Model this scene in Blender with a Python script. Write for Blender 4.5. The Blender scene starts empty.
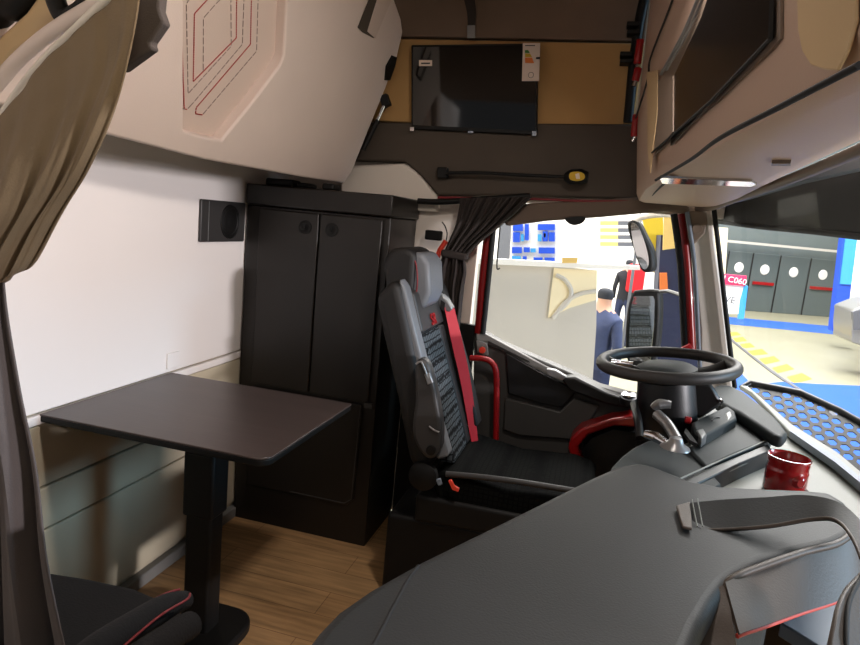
import bpy, bmesh, math, random
from mathutils import Vector, Matrix
from mathutils.geometry import intersect_point_line
random.seed(7)
V = Vector
SC = bpy.context.scene
COL = SC.collection

def lin(c):
    c = c / 255.0
    return c / 12.92 if c <= 0.04045 else ((c + 0.055) / 1.055) ** 2.4
def rgb(r, g, b):
    return (lin(r), lin(g), lin(b), 1.0)

# ------------------------------------------------------------------ camera
def make_camera():
    y, p, r = math.radians(14.463), math.radians(9.133), math.radians(5.312)
    cy, sy, cp, sp = math.cos(y), math.sin(y), math.cos(p), math.sin(p)
    f = V((-sy * cp, cy * cp, -sp)); rt = V((cy, sy, 0)); up = rt.cross(f)
    rt2 = rt * math.cos(r) + up * math.sin(r)
    up2 = -rt * math.sin(r) + up * math.cos(r)
    cd = bpy.data.cameras.new('camera')
    cd.sensor_width = 36; cd.lens = 634.0 / 860.0 * 36
    cd.clip_start = 0.02; cd.clip_end = 200
    o = bpy.data.objects.new('camera', cd); COL.objects.link(o)
    m = Matrix((rt2, up2, -f)).transposed().to_4x4()
    m.translation = V((0, 0, 1.315))
    o.matrix_world = m
    SC.camera = o
make_camera()

# ------------------------------------------------------------------ light
w = bpy.data.worlds.new('world'); SC.world = w; w.use_nodes = True
w.node_tree.nodes['Background'].inputs[0].default_value = (0.92, 0.95, 1.0, 1)
w.node_tree.nodes['Background'].inputs[1].default_value = 0.12
def area(name, loc, target, size, power, col=(1, 1, 1), sy=None):
    l = bpy.data.lights.new(name, 'AREA'); l.energy = power; l.color = col
    l.shape = 'RECTANGLE'; l.size = size; l.size_y = sy or size
    o = bpy.data.objects.new(name, l); COL.objects.link(o); o.location = loc
    d = V(target) - V(loc)
    o.rotation_euler = d.to_track_quat('-Z', 'Y').to_euler()
    return o
area('hall_light', (3.0, 9.0, 9.0), (3.0, 9.0, 0), 9.0, 3600, (1, 0.98, 0.95), 9)
area('hall_light', (4.0, 19.0, 9.0), (4.0, 19.0, 0), 9.0, 3600, (1, 0.98, 0.95), 9)
area('hall_light', (-7.0, 7.0, 9.0), (-7.0, 7.0, 0), 9.0, 3000, (1, 0.98, 0.95), 9)  # added to light the unseen white wall that the mirrors reflect
cab_fill = area('cab_light', (-0.25, 0.35, 2.0), (-0.9, 0.8, 1.6), 0.15, 2.2, (1, 0.84, 0.62))  # added warm fill, no visible fixture, brightens the curtain and cream trim
area('hall_light', (6.5, 2.6, 3.0), (0.5, 1.5, 0.9), 1.6, 260, (0.45, 0.75, 1), 1.6)
cl_ = area('cab_light', (0.03, 1.15, 1.98), (-1.0, 1.35, 0.5), 0.12, 9, (1, 0.9, 0.84))
cl_.data.spread = math.radians(150)
area('hall_spot', (8.0, -0.8, 1.74), (-1.37, 1.4, 1.0), 0.7, 570, (1, 0.95, 0.985), 0.16)
area('door_light', (-0.1, -1.6, 2.2), (-0.9, 1.5, 0.9), 0.9, 5, (1, 0.88, 0.82))
SC.view_settings.view_transform = 'Standard'
SC.view_settings.look = 'None'
SC.view_settings.gamma = 1.0
SC.view_settings.use_curve_mapping = False
SC.view_settings.exposure = 0.0

# ------------------------------------------------------------------ materials
def mat(name, col, rough=0.6, metal=0.0, nscale=0, nvar=0.0, bump=0.0, bscale=200, emit=0.0, spec=None, coat=0.0, stretch=None):
    m = bpy.data.materials.new(name); m.use_nodes = True
    nt = m.node_tree; b = nt.nodes['Principled BSDF']
    b.inputs['Base Color'].default_value = col
    b.inputs['Roughness'].default_value = rough
    b.inputs['Metallic'].default_value = metal
    if spec is not None: b.inputs['Specular IOR Level'].default_value = spec
    if coat: b.inputs['Coat Weight'].default_value = coat
    if emit:
        b.inputs['Emission Color'].default_value = col
        b.inputs['Emission Strength'].default_value = emit
    tc = nt.nodes.new('ShaderNodeTexCoord')
    src = tc.outputs['Object']
    if stretch:
        mp = nt.nodes.new('ShaderNodeMapping'); mp.inputs['Scale'].default_value = stretch
        nt.links.new(src, mp.inputs[0]); src = mp.outputs[0]
    if nvar:
        n = nt.nodes.new('ShaderNodeTexNoise'); n.inputs['Scale'].default_value = nscale
        n.inputs['Detail'].default_value = 5
        nt.links.new(src, n.inputs['Vector'])
        mx = nt.nodes.new('ShaderNodeMix'); mx.data_type = 'RGBA'
        mx.inputs[6].default_value = tuple(c * (1 - nvar) for c in col[:3]) + (1,)
        mx.inputs[7].default_value = tuple(min(1, c * (1 + nvar)) for c in col[:3]) + (1,)
        nt.links.new(n.outputs['Fac'], mx.inputs[0]); nt.links.new(mx.outputs[2], b.inputs['Base Color'])
    if bump:
        n2 = nt.nodes.new('ShaderNodeTexNoise'); n2.inputs['Scale'].default_value = bscale
        n2.inputs['Detail'].default_value = 3
        nt.links.new(src, n2.inputs['Vector'])
        bp = nt.nodes.new('ShaderNodeBump'); bp.inputs['Strength'].default_value = bump
        bp.inputs['Distance'].default_value = 0.003
        nt.links.new(n2.outputs['Fac'], bp.inputs['Height']); nt.links.new(bp.outputs[0], b.inputs['Normal'])
    return m

M = {}
M['white_panel'] = mat('white_panel', rgb(226, 219, 214), 0.5, bump=0.05, bscale=300)
M['beige_panel'] = mat('beige_panel', rgb(188, 176, 152), 0.55, nscale=3, nvar=0.08)
M['bunk'] = mat('bunk_leather', rgb(222, 204, 194), 0.55, nscale=6, nvar=0.05, bump=0.12, bscale=250)
M['quilt'] = mat('quilt_leather', rgb(210, 190, 178), 0.55, nscale=6, nvar=0.05, bump=0.12, bscale=250)
M['red_thread'] = mat('red_thread', rgb(176, 66, 62), 0.7)
M['grey_thread'] = mat('grey_thread', rgb(150, 130, 122), 0.7)
M['brown_fabric'] = mat('brown_fabric', rgb(120, 100, 84), 0.9, nscale=8, nvar=0.12, bump=0.2, bscale=300)
M['dark_fabric'] = mat('dark_trim', rgb(74, 64, 54), 0.8, nscale=8, nvar=0.1, bump=0.15, bscale=300)
M['tan_fabric'] = mat('tan_fabric', rgb(180, 140, 88), 0.9, nscale=8, nvar=0.1, bump=0.2, bscale=300)
M['shelf_line'] = mat('shelf_line', rgb(30, 24, 20), 0.8)
M['blackwood'] = mat('black_laminate', rgb(20, 15, 10), 0.45, nscale=14, nvar=0.25, stretch=(1, 1, 0.12), bump=0.05)
M['black'] = mat('black_plastic', rgb(12, 11, 10), 0.55, spec=0.3, bump=0.08)
M['black_soft'] = mat('black_cloth', rgb(14, 12, 13), 0.95, bump=0.4, bscale=220, nscale=60, nvar=0.3)
M['piano'] = mat('piano_black', rgb(8, 8, 9), 0.25, spec=0.3)
M['screen'] = mat('screen_glass', rgb(12, 11, 10), 0.05, spec=0.8)
M['table'] = mat('table_laminate', rgb(66, 55, 51), 0.34, nscale=9, nvar=0.22, stretch=(0.25, 3, 3), bump=0.06, bscale=60)
M['grey_leather'] = mat('grey_leather', rgb(44, 45, 45), 0.55, spec=0.3, nscale=5, nvar=0.05, bump=0.15, bscale=260)
M['taupe_leather'] = mat('taupe_leather', rgb(76, 65, 56), 0.5, nscale=5, nvar=0.06, bump=0.15, bscale=260)
M['piping_red'] = mat('red_piping', rgb(214, 78, 66), 0.55)
M['piping_dark'] = mat('dark_red_piping', rgb(120, 34, 38), 0.6)
M['dash'] = mat('dash_plastic', rgb(40, 46, 47), 0.6, spec=0.3, bump=0.12, bscale=350)
M['dash_light'] = mat('dash_light_plastic', rgb(118, 121, 115), 0.5, bump=0.12, bscale=350)
M['dash_dark'] = mat('dash_dark_plastic', rgb(17, 17, 18), 0.4, bump=0.1)
M['door_grey'] = mat('door_grey_plastic', rgb(62, 60, 57), 0.5, bump=0.12, bscale=300)
M['door_light'] = mat('door_light_plastic', rgb(120, 118, 114), 0.45)
M['red_paint'] = mat('red_paint', rgb(140, 14, 14), 0.3, coat=0.4)
M['red_plastic'] = mat('red_plastic', rgb(160, 18, 22), 0.4)
M['red_belt'] = mat('red_webbing', rgb(190, 18, 34), 0.6, bump=0.3, bscale=500)
M['red_mug'] = mat('red_enamel', rgb(150, 13, 15), 0.22, coat=0.6)
M['cream'] = mat('cream_plastic', rgb(196, 168, 148), 0.5, bump=0.08, bscale=300)
M['cream_lens'] = mat('lamp_lens', rgb(200, 172, 130), 0.5)  # lens colour, also used for the golden light on the locker pillar
M['taupe'] = mat('taupe_plastic', rgb(122, 106, 92), 0.5)
M['pillar'] = mat('pillar_trim', rgb(222, 212, 200), 0.6, nscale=5, nvar=0.04)
M['chrome'] = mat('chrome', rgb(210, 210, 215), 0.12, metal=1.0)
M['silver'] = mat('silver_plastic', rgb(150, 150, 150), 0.3, metal=0.6)
M['curtain_shaded'] = mat('shaded_curtain_cloth', rgb(84, 76, 74), 0.9, nscale=12, nvar=0.15, bump=0.3, bscale=350)  # same drape as the upper part, its shade put into a darker colour
M['curtain'] = mat('lit_curtain_cloth', rgb(122, 104, 80), 0.9, nscale=12, nvar=0.15, bump=0.3, bscale=350)  # lit tone of the drape, brightness put into the colour
M['curtain_dark'] = mat('dark_curtain_cloth', rgb(46, 38, 34), 0.9, nscale=12, nvar=0.2, bump=0.3, bscale=350)
M['blind'] = mat('blind_cloth', rgb(104, 88, 76), 0.85, nscale=5, nvar=0.05)
M['visor'] = mat('visor_cloth', rgb(30, 32, 34), 0.7, nscale=10, nvar=0.3)
M['seat_side'] = mat('seat_grey_leather', rgb(108, 111, 115), 0.45, bump=0.15, bscale=300)
M['seat_shell'] = mat('seat_shell', rgb(19, 17, 16), 0.6, bump=0.1)
M['arm_grey'] = mat('armrest_grey', rgb(48, 46, 45), 0.5, bump=0.1)
M['white'] = mat('white_paint', rgb(245, 243, 238), 0.6)
M['white_sticker'] = mat('white_sticker', rgb(225, 205, 190), 0.7)
M['orange_c'] = mat('label_orange', rgb(225, 120, 50), 0.7)
M['green_c'] = mat('label_green', rgb(80, 140, 60), 0.7)
M['yellow_c'] = mat('label_yellow', rgb(205, 165, 40), 0.7)
M['ink'] = mat('ink', rgb(30, 28, 28), 0.7)
M['booth'] = mat('booth_wall', rgb(205, 200, 192), 0.7)
M['cream_booth'] = mat('booth_cream', rgb(250, 236, 200), 0.7)
M['booth_grey'] = mat('booth_grey_line', rgb(200, 195, 185), 0.7)
M['blue'] = mat('print_blue', rgb(25, 80, 215), 0.6)
M['blue_light'] = mat('print_light_blue', rgb(60, 160, 230), 0.6)
M['yellow'] = mat('yellow_paint', rgb(222, 190, 40), 0.6)
M['tanpaint'] = mat('tan_paint', rgb(226, 190, 110), 0.7)
M['greydk'] = mat('grey_slat', rgb(96, 98, 104), 0.6)
M['navy'] = mat('navy_paint', rgb(30, 36, 66), 0.6, nscale=3, nvar=0.3)
M['carpet'] = mat('blue_carpet', rgb(26, 78, 160), 0.95, nscale=20, nvar=0.06, bump=0.2)
M['door_hall'] = mat('grey_door_paint', rgb(94, 104, 104), 0.5, nscale=2, nvar=0.06)
M['wall_hall'] = mat('grey_hall_wall', rgb(100, 110, 110), 0.7, nscale=2, nvar=0.15)
M['pink'] = mat('pink_sign', rgb(226, 50, 100), 0.6)
M['jacket'] = mat('navy_jacket', rgb(62, 72, 104), 0.9, nscale=20, nvar=0.2)
M['jeans'] = mat('jeans_cloth', rgb(46, 54, 84), 0.9)
M['skin'] = mat('skin', rgb(205, 160, 135), 0.6)
M['hair'] = mat('hair', rgb(38, 42, 50), 0.8)
M['blackcloth'] = mat('dark_coat', rgb(40, 40, 46), 0.9)
M['redcloth'] = mat('red_coat', rgb(215, 30, 40), 0.9)
M['hex'] = mat('grille_black', rgb(18, 18, 20), 0.35, nscale=60, nvar=0.4)
M['rubber'] = mat('black_rubber', rgb(14, 14, 14), 0.7)
M['orange_red'] = mat('orange_red_plastic', rgb(232, 70, 48), 0.4)
M['light_blue_grey'] = mat('blue_grey_trim', rgb(112, 122, 134), 0.5)

# wood floor: long planks with grain
def wood_mat():
    m = bpy.data.materials.new('oak_floor'); m.use_nodes = True
    nt = m.node_tree; b = nt.nodes['Principled BSDF']; b.inputs['Roughness'].default_value = 0.5
    tc = nt.nodes.new('ShaderNodeTexCoord')
    br = nt.nodes.new('ShaderNodeTexBrick')
    br.inputs['Color1'].default_value = rgb(186, 150, 106); br.inputs['Color2'].default_value = rgb(172, 136, 94)
    br.inputs['Mortar'].default_value = rgb(134, 102, 70); br.inputs['Mortar Size'].default_value = 0.0015
    br.inputs['Scale'].default_value = 1; br.inputs['Brick Width'].default_value = 0.9; br.inputs['Row Height'].default_value = 0.13
    nt.links.new(tc.outputs['Object'], br.inputs['Vector'])
    mp = nt.nodes.new('ShaderNodeMapping'); mp.inputs['Scale'].default_value = (2.2, 26, 2)
    nt.links.new(tc.outputs['Object'], mp.inputs[0])
    n = nt.nodes.new('ShaderNodeTexNoise'); n.inputs['Scale'].default_value = 2.2; n.inputs['Detail'].default_value = 9
    nt.links.new(mp.outputs[0], n.inputs['Vector'])
    rp = nt.nodes.new('ShaderNodeValToRGB')
    rp.color_ramp.elements[0].position = 0.3; rp.color_ramp.elements[0].color = (0.62, 0.6, 0.58, 1)
    rp.color_ramp.elements[1].position = 0.75; rp.color_ramp.elements[1].color = (1.15, 1.1, 1.05, 1)
    nt.links.new(n.outputs['Fac'], rp.inputs[0])
    mx = nt.nodes.new('ShaderNodeMix'); mx.data_type = 'RGBA'; mx.blend_type = 'MULTIPLY'; mx.inputs[0].default_value = 1
    nt.links.new(br.outputs['Color'], mx.inputs[6]); nt.links.new(rp.outputs[0], mx.inputs[7])
    nt.links.new(mx.outputs[2], b.inputs['Base Color'])
    return m
M['wood'] = wood_mat()

def concrete_mat():
    m = mat('concrete', rgb(128, 126, 106), 0.6, nscale=0.8, nvar=0.16)
    return m
M['concrete'] = concrete_mat()

def hexfabric(name, c1, c2, scale):
    m = bpy.data.materials.new(name); m.use_nodes = True
    nt = m.node_tree; b = nt.nodes['Principled BSDF']; b.inputs['Roughness'].default_value = 0.95; b.inputs['Specular IOR Level'].default_value = 0.08
    tc = nt.nodes.new('ShaderNodeTexCoord')
    v = nt.nodes.new('ShaderNodeTexVoronoi'); v.feature = 'DISTANCE_TO_EDGE'; v.inputs['Scale'].default_value = scale
    v.inputs['Randomness'].default_value = 0.15
    nt.links.new(tc.outputs['Object'], v.inputs['Vector'])
    rp = nt.nodes.new('ShaderNodeValToRGB')
    rp.color_ramp.elements[0].position = 0.06; rp.color_ramp.elements[0].color = c1
    rp.color_ramp.elements[1].position = 0.16; rp.color_ramp.elements[1].color = c2
    nt.links.new(v.outputs['Distance'], rp.inputs[0]); nt.links.new(rp.outputs[0], b.inputs['Base Color'])
    return m
M['hexfab'] = hexfabric('honeycomb_cloth', rgb(16, 17, 19), rgb(78, 84, 88), 48)
M['hexdark'] = hexfabric('dark_honeycomb_cloth', rgb(3, 3, 3), rgb(14, 15, 13), 60)

def glass_mat(tint=(1, 1, 1, 1), gl=0.03):
    m = bpy.data.materials.new('window_glass'); m.use_nodes = True
    nt = m.node_tree; nt.nodes.clear()
    o = nt.nodes.new('ShaderNodeOutputMaterial'); t = nt.nodes.new('ShaderNodeBsdfTransparent'); g = nt.nodes.new('ShaderNodeBsdfGlossy')
    t.inputs[0].default_value = tint; g.inputs['Roughness'].default_value = 0.02
    mx = nt.nodes.new('ShaderNodeMixShader')
    mx.inputs[0].default_value = gl; nt.links.new(t.outputs[0], mx.inputs[1]); nt.links.new(g.outputs[0], mx.inputs[2])
    nt.links.new(mx.outputs[0], o.inputs[0])
    return m
M['glass'] = glass_mat()
M['mirror'] = mat('mirror_glass', rgb(225, 228, 230), 0.03, metal=1.0)

# ------------------------------------------------------------------ builders
ORG = {}
def thing(name, label, cat, loc, group=None):
    o = bpy.data.objects.new(name, None); COL.objects.link(o); o.location = loc
    o.empty_display_size = 0.05
    o['label'] = label; o['category'] = cat
    if group: o['group'] = group
    ORG[o.name] = V(loc)
    return o
def tag(o, label, cat, group=None, kind=None):
    if label: o['label'] = label
    if cat: o['category'] = cat
    if group: o['group'] = group
    if kind: o['kind'] = kind
    return o
def struct(o):
    o['kind'] = 'structure'; return o

def finish(name, bm, m, parent=None, bevel=0, seg=2, smooth=True, subsurf=0, origin=None):
    """world-space bmesh -> object; vertices made local to the parent thing (or to the mesh's own base)."""
    bmesh.ops.recalc_face_normals(bm, faces=bm.faces[:])
    if parent is not None:
        org = ORG[parent.name]
    else:
        xs = [v.co for v in bm.verts]
        lo = V((min(v.x for v in xs), min(v.y for v in xs), min(v.z for v in xs)))
        hi = V((max(v.x for v in xs), max(v.y for v in xs), max(v.z for v in xs)))
        org = V(((lo.x + hi.x) / 2, (lo.y + hi.y) / 2, lo.z))
    for v in bm.verts: v.co -= org
    me = bpy.data.meshes.new(name); bm.to_mesh(me); bm.free()
    if isinstance(m, (list, tuple)):
        for q in m: me.materials.append(M[q])
    else:
        me.materials.append(M[m])
    if smooth:
        for p in me.polygons: p.use_smooth = True
        try: me.set_sharp_from_angle(angle=math.radians(38))
        except Exception: pass
    o = bpy.data.objects.new(name, me); COL.objects.link(o)
    if parent is not None: o.parent = parent
    else: o.location = org
    ORG[o.name] = org
    if bevel:
        b = o.modifiers.new('bevel', 'BEVEL'); b.width = bevel; b.segments = seg; b.limit_method = 'ANGLE'; b.angle_limit = math.radians(35)
        b.harden_normals = False
    if subsurf:
        s = o.modifiers.new('sub', 'SUBSURF'); s.levels = subsurf; s.render_levels = subsurf
    return o

def add_box(bm, a, b):
    r = bmesh.ops.create_cube(bm, size=1)
    for v in r['verts']:
        v.co = V((a[0] + (v.co.x + .5) * (b[0] - a[0]), a[1] + (v.co.y + .5) * (b[1] - a[1]), a[2] + (v.co.z + .5) * (b[2] - a[2])))
def box(name, a, b, m, parent=None, bevel=0.003, **k):
    bm = bmesh.new(); add_box(bm, a, b); return finish(name, bm, m, parent, bevel, **k)

def add_prism(bm, pts, vec):
    vec = V(vec)
    a = [bm.verts.new(p) for p in pts]; b = [bm.verts.new(V(p) + vec) for p in pts]
    bm.faces.new(a); bm.faces.new(b[::-1])
    n = len(pts)
    for i in range(n): bm.faces.new((a[i], b[i], b[(i + 1) % n], a[(i + 1) % n]))
def prism(name, pts, vec, m, parent=None, bevel=0.0, **k):
    bm = bmesh.new(); add_prism(bm, pts, vec); return finish(name, bm, m, parent, bevel, **k)

def catmull(pts, n=8, closed=False):
    P = [V(p) for p in pts]; out = []; N = len(P)
    for i in range(N if closed else N - 1):
        if closed: p0, p1, p2, p3 = P[i - 1], P[i], P[(i + 1) % N], P[(i + 2) % N]
        else: p0, p1, p2, p3 = P[max(i - 1, 0)], P[i], P[i + 1], P[min(i + 2, N - 1)]
        for j in range(n):
            t = j / n
            out.append(0.5 * ((2 * p1) + (p2 - p0) * t + (2 * p0 - 5 * p1 + 4 * p2 - p3) * t * t + (3 * p1 - p0 - 3 * p2 + p3) * t ** 3))
    if not closed: out.append(P[-1])
    return out

def add_tube(bm, pts, r, n=10, smooth=True, closed=False, rs=None, flat=1.0):
    P = catmull(pts, 8, closed) if smooth else [V(p) for p in pts]
    N = len(P); rings = []
    prev = None
    for i, p in enumerate(P):
        if closed: d = P[(i + 1) % N] - P[i - 1]
        else: d = P[min(i + 1, N - 1)] - P[max(i - 1, 0)]
        d.normalize()
        if prev is None:
            u = d.orthogonal().normalized()
        else:
            u = prev - d * prev.dot(d)
            u = u.normalized() if u.length > 1e-6 else d.orthogonal().normalized()
        prev = u; v = d.cross(u)
        if rs: t = i / (N - 1) * (len(rs) - 1); k = min(int(t), len(rs) - 2); rr = rs[k] + (rs[k + 1] - rs[k]) * (t - k)
        else: rr = r
        rings.append([bm.verts.new(p + u * math.cos(2 * math.pi * j / n) * rr + v * math.sin(2 * math.pi * j / n) * rr * flat) for j in range(n)])
    for i in range(N if closed else N - 1):
        A = rings[i]; B = rings[(i + 1) % N]
        for j in range(n): bm.faces.new((A[j], A[(j + 1) % n], B[(j + 1) % n], B[j]))
    if not closed:
        bm.faces.new(rings[0][::-1]); bm.faces.new(rings[-1])
def tube(name, pts, r, m, parent=None, n=10, **k):
    fk = {q: k.pop(q) for q in ('smooth', 'closed', 'rs', 'flat') if q in k}
    bm = bmesh.new(); add_tube(bm, pts, r, n, **fk); return finish(name, bm, m, parent, **k)

def add_lathe(bm, c, axis, prof, n=32):
    """prof: (radius, distance along axis)"""
    ax = V(axis).normalized(); u = ax.orthogonal().normalized(); v = ax.cross(u); rings = []
    for r, h in prof:
        if r < 1e-6: rings.append([bm.verts.new(V(c) + ax * h)])
        else: rings.append([bm.verts.new(V(c) + ax * h + (u * math.cos(2 * math.pi * j / n) + v * math.sin(2 * math.pi * j / n)) * r) for j in range(n)])
    for A, B in zip(rings, rings[1:]):
        for j in range(n):
            a, b, c2, d = A[j % len(A)], A[(j + 1) % len(A)], B[(j + 1) % len(B)], B[j % len(B)]
            f = []
            for q in (a, b, c2, d):
                if q not in f: f.append(q)
            if len(f) > 2: bm.faces.new(f)
def lathe(name, c, axis, prof, m, parent=None, n=32, **k):
    bm = bmesh.new(); add_lathe(bm, c, axis, prof, n); return finish(name, bm, m, parent, **k)

def holed(name, outer, holes, vec, m, parent=None, bevel=0, **k):
    """plate with holes, extruded by vec"""
    bm = bmesh.new(); es = []
    for loop in [outer] + holes:
        vs = [bm.verts.new(p) for p in loop]
        for i in range(len(vs)): es.append(bm.edges.new((vs[i], vs[(i + 1) % len(vs)])))
    n = V(vec).normalized()
    bmesh.ops.triangle_fill(bm, use_beauty=True, use_dissolve=False, edges=es, normal=n)
    fs = bm.faces[:]
    r = bmesh.ops.extrude_face_region(bm, geom=fs)
    for v in r['geom']:
        if isinstance(v, bmesh.types.BMVert): v.co += V(vec)
    return finish(name, bm, m, parent, bevel, **k)

def ribbon(name, pts, side, th, m, parent=None, **k):
    """band: pts = list of (edge a, edge b) pairs, thickness along normal"""
    A = catmull([p[0] for p in pts], 6); B = catmull([p[1] for p in pts], 6)
    bm = bmesh.new(); N = len(A); R = []
    for i in range(N):
        d = (A[min(i + 1, N - 1)] - A[max(i - 1, 0)]).normalized(); s = (B[i] - A[i]).normalized()
        n = d.cross(s).normalized() * th * side
        R.append([bm.verts.new(q) for q in (A[i], B[i], B[i] + n, A[i] + n)])
    for X, Y in zip(R, R[1:]):
        for j in range(4): bm.faces.new((X[j], X[(j + 1) % 4], Y[(j + 1) % 4], Y[j]))
    bm.faces.new(R[0]); bm.faces.new(R[-1][::-1])
    return finish(name, bm, m, parent, **k)

def cloth(name, rows, m, normal, amp=0.02, folds=6, nu=72, parent=None, th=0.003, ampf=None, ph=0.0):
    """gathered cloth lofted through rows of (left, right); folds run along the rows' travel"""
    L = catmull([r[0] for r in rows], 8); R = catmull([r[1] for r in rows], 8); n = V(normal).normalized()
    bm = bmesh.new(); g = []
    K = len(L)
    for i in range(K):
        row = []
        t = i / (K - 1)
        a = amp * (ampf(t) if ampf else 1)
        for j in range(nu + 1):
            u = j / nu
            p = L[i].lerp(R[i], u)
            wv = math.sin(2 * math.pi * folds * u + ph + 0.9 * math.sin(3 * t + 5 * u)) + 0.45 * math.sin(2 * math.pi * folds * 2.3 * u + 1.3 + 2 * t)
            row.append(bm.verts.new(p + n * a * wv))
        g.append(row)
    for i in range(K - 1):
        for j in range(nu): bm.faces.new((g[i][j], g[i][j + 1], g[i + 1][j + 1], g[i + 1][j]))
    o = finish(name, bm, m, parent)
    s = o.modifiers.new('solid', 'SOLIDIFY'); s.thickness = th; s.offset = 0
    return o

def smooth_poly(pts, n=5): return catmull(pts, n, True)

def text(name, s, loc, xdir, zdir, size, m, parent=None, depth=0.001):
    c = bpy.data.curves.new(name, 'FONT'); c.body = s; c.size = size; c.extrude = depth
    c.align_x = 'CENTER'; c.align_y = 'CENTER'
    t = bpy.data.objects.new('tmp', c); COL.objects.link(t)
    dg = bpy.context.evaluated_depsgraph_get()
    me = bpy.data.meshes.new_from_object(t.evaluated_get(dg)); bpy.data.objects.remove(t)
    x = V(xdir).normalized(); y = V(zdir).normalized(); z = x.cross(y)
    mm = Matrix((x, y, z)).transposed().to_4x4(); mm.translation = V(loc)
    me.transform(mm)
    bm = bmesh.new(); bm.from_mesh(me)
    return finish(name, bm, m, parent, smooth=False)

# ================================================================== STRUCTURE
WX = -1.37; SY = 2.6
struct(box('floor', (WX, -0.6, -0.06), (0.75, SY, 0.0), 'wood', bevel=0))
# rear wall with its steps
struct(box('wall_back', (WX - 0.08, -0.6, 0), (WX - 0.012, SY, 2.3), 'beige_panel', bevel=0))
struct(box('trim_1', (WX - 0.012, -0.6, 0.722), (WX, SY, 2.3), 'white_panel', bevel=0.004))
struct(box('trim_2', (WX - 0.012, -0.6, 0.69), (WX + 0.006, SY, 0.717), 'white_panel', bevel=0.004))
struct(box('trim_3', (WX - 0.012, -0.6, 0.512), (WX, SY, 0.688), 'beige_panel', bevel=0.004))
struct(box('trim_4', (WX - 0.012, -0.6, 0.388), (WX + 0.004, SY, 0.508), 'beige_panel', bevel=0.004))
struct(box('trim_5', (WX - 0.012, -0.6, 0.06), (WX, SY, 0.380), 'beige_panel', bevel=0.004))
struct(box('baseboard_back', (WX - 0.012, -0.6, 0.0), (WX + 0.018, SY, 0.045), 'door_light', bevel=0.004))
struct(box('ceiling', (WX - 0.08, -0.2, 2.3), (0.75, SY + 0.1, 2.36), 'brown_fabric', bevel=0))

# driver side wall: outside skin behind cabinet and seat, then upper trims
bm = bmesh.new()
add_box(bm, (WX - 0.08, SY + 0.01, 0), (-0.50, SY + 0.07, 1.42))
add_box(bm, (WX - 0.08, SY + 0.01, 1.42), (0.42, SY + 0.07, 2.3))
struct(finish('wall_left', bm, 'pillar', bevel=0))
struct(box('trim_14', (-0.76, SY - 0.02, 0.0), (-0.47, SY + 0.009, 0.90), 'black', bevel=0))  # black panel added to darken the gap behind the seat
# brown upper cloth panel, shelf line, tan panel, dark lower band
struct(box('trim_6', (WX, SY - 0.03, 2.035), (0.05, SY + 0.01, 2.3), 'brown_fabric', bevel=0.006))
struct(box('trim_7', (-1.2, SY - 0.035, 1.70), (0.05, SY + 0.01, 2.025), 'tan_fabric', bevel=0.006))
struct(prism('trim_8', [(-1.045,2.550,1.689),(0.073,2.550,1.737),(0.111,2.550,1.465),(-0.185,2.550,1.449),(-0.340,2.550,1.441),(-0.678,2.550,1.419),(-0.753,2.550,1.489),(-0.826,2.550,1.541),(-1.092,2.550,1.531)], (0, 0.06, 0), 'dark_fabric', bevel=0.008))
# cream shoulder panel under it
struct(prism('trim_9', [(-1.117,2.560,1.506),(-0.829,2.560,1.537),(-0.752,2.560,1.494),(-0.681,2.560,1.419),(-0.674,2.560,1.351),(-1.104,2.560,1.339)], (0, 0.05, 0), 'pillar', bevel=0.012))

# ================================================================== BUNK
BP = (1.0, -0.1, -0.32)
bunk = thing('folded_bunk', 'folded-up upper bunk with cream leather cover and quilted hexagon, above rear wall', 'bunk', (-1.2, 1.6, 1.43))
outer = [(-1.191,0.724,1.482),(-1.150,1.257,1.443),(-1.120,1.617,1.425),(-1.071,2.109,1.424),(-1.039,2.423,1.426),(-1.019,2.459,1.478),(-0.986,2.465,1.580),(-0.944,2.474,1.708),(-0.909,2.482,1.815),(-0.872,2.480,1.929),(-0.847,2.453,2.018),(-0.841,2.400,2.053),(-0.838,2.274,2.101),(-0.836,2.131,2.151),(-1.036,1.182,1.823),(-1.146,0.705,1.628)]
hole = [(-1.015,1.361,1.833),(-1.111,1.507,1.488),(-1.103,1.590,1.485),(-1.096,1.660,1.487),(-1.046,1.740,1.616),(-1.004,1.805,1.730),(-0.994,1.809,1.759),(-0.957,1.742,1.895),(-0.939,1.707,1.962)]
nv = V(BP).normalized()
holed('bunk_board', outer, [hole], -nv * 0.045, 'bunk', bunk, bevel=0.007, seg=3)
prism('bunk_core', [V(p) - nv * 0.046 for p in outer], -nv * 0.06, 'quilt', bunk)
prism('quilted_panel', [V(p) - nv * 0.036 for p in hole], -nv * 0.009, 'quilt', bunk)
qd = -nv * 0.0345
def stitch(pts, m, dash=0.006):
    """rows of separate stitches joined into one seam"""
    bm = bmesh.new(); P = [V(p) + qd for p in pts]
    for a, b in zip(P, P[1:]):
        L = (b - a).length; n = max(1, int(L / dash)); d = (b - a) / n
        for i in range(n):
            add_tube(bm, [a + d * (i + 0.1), a + d * (i + 0.85)], 0.0016 if m == 'red_thread' else 0.0012, 5, smooth=False)
    return finish('red_stitch_line' if m == 'red_thread' else 'grey_seam_line', bm, m, bunk)
stitch([(-0.966,1.619,1.904),(-1.008,1.695,1.751),(-1.086,1.565,1.549),(-1.090,1.568,1.533),(-1.087,1.595,1.535)], 'red_thread')
stitch([(-0.961,1.645,1.914),(-1.008,1.729,1.741),(-1.087,1.595,1.535)], 'grey_thread', 0.02)
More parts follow.
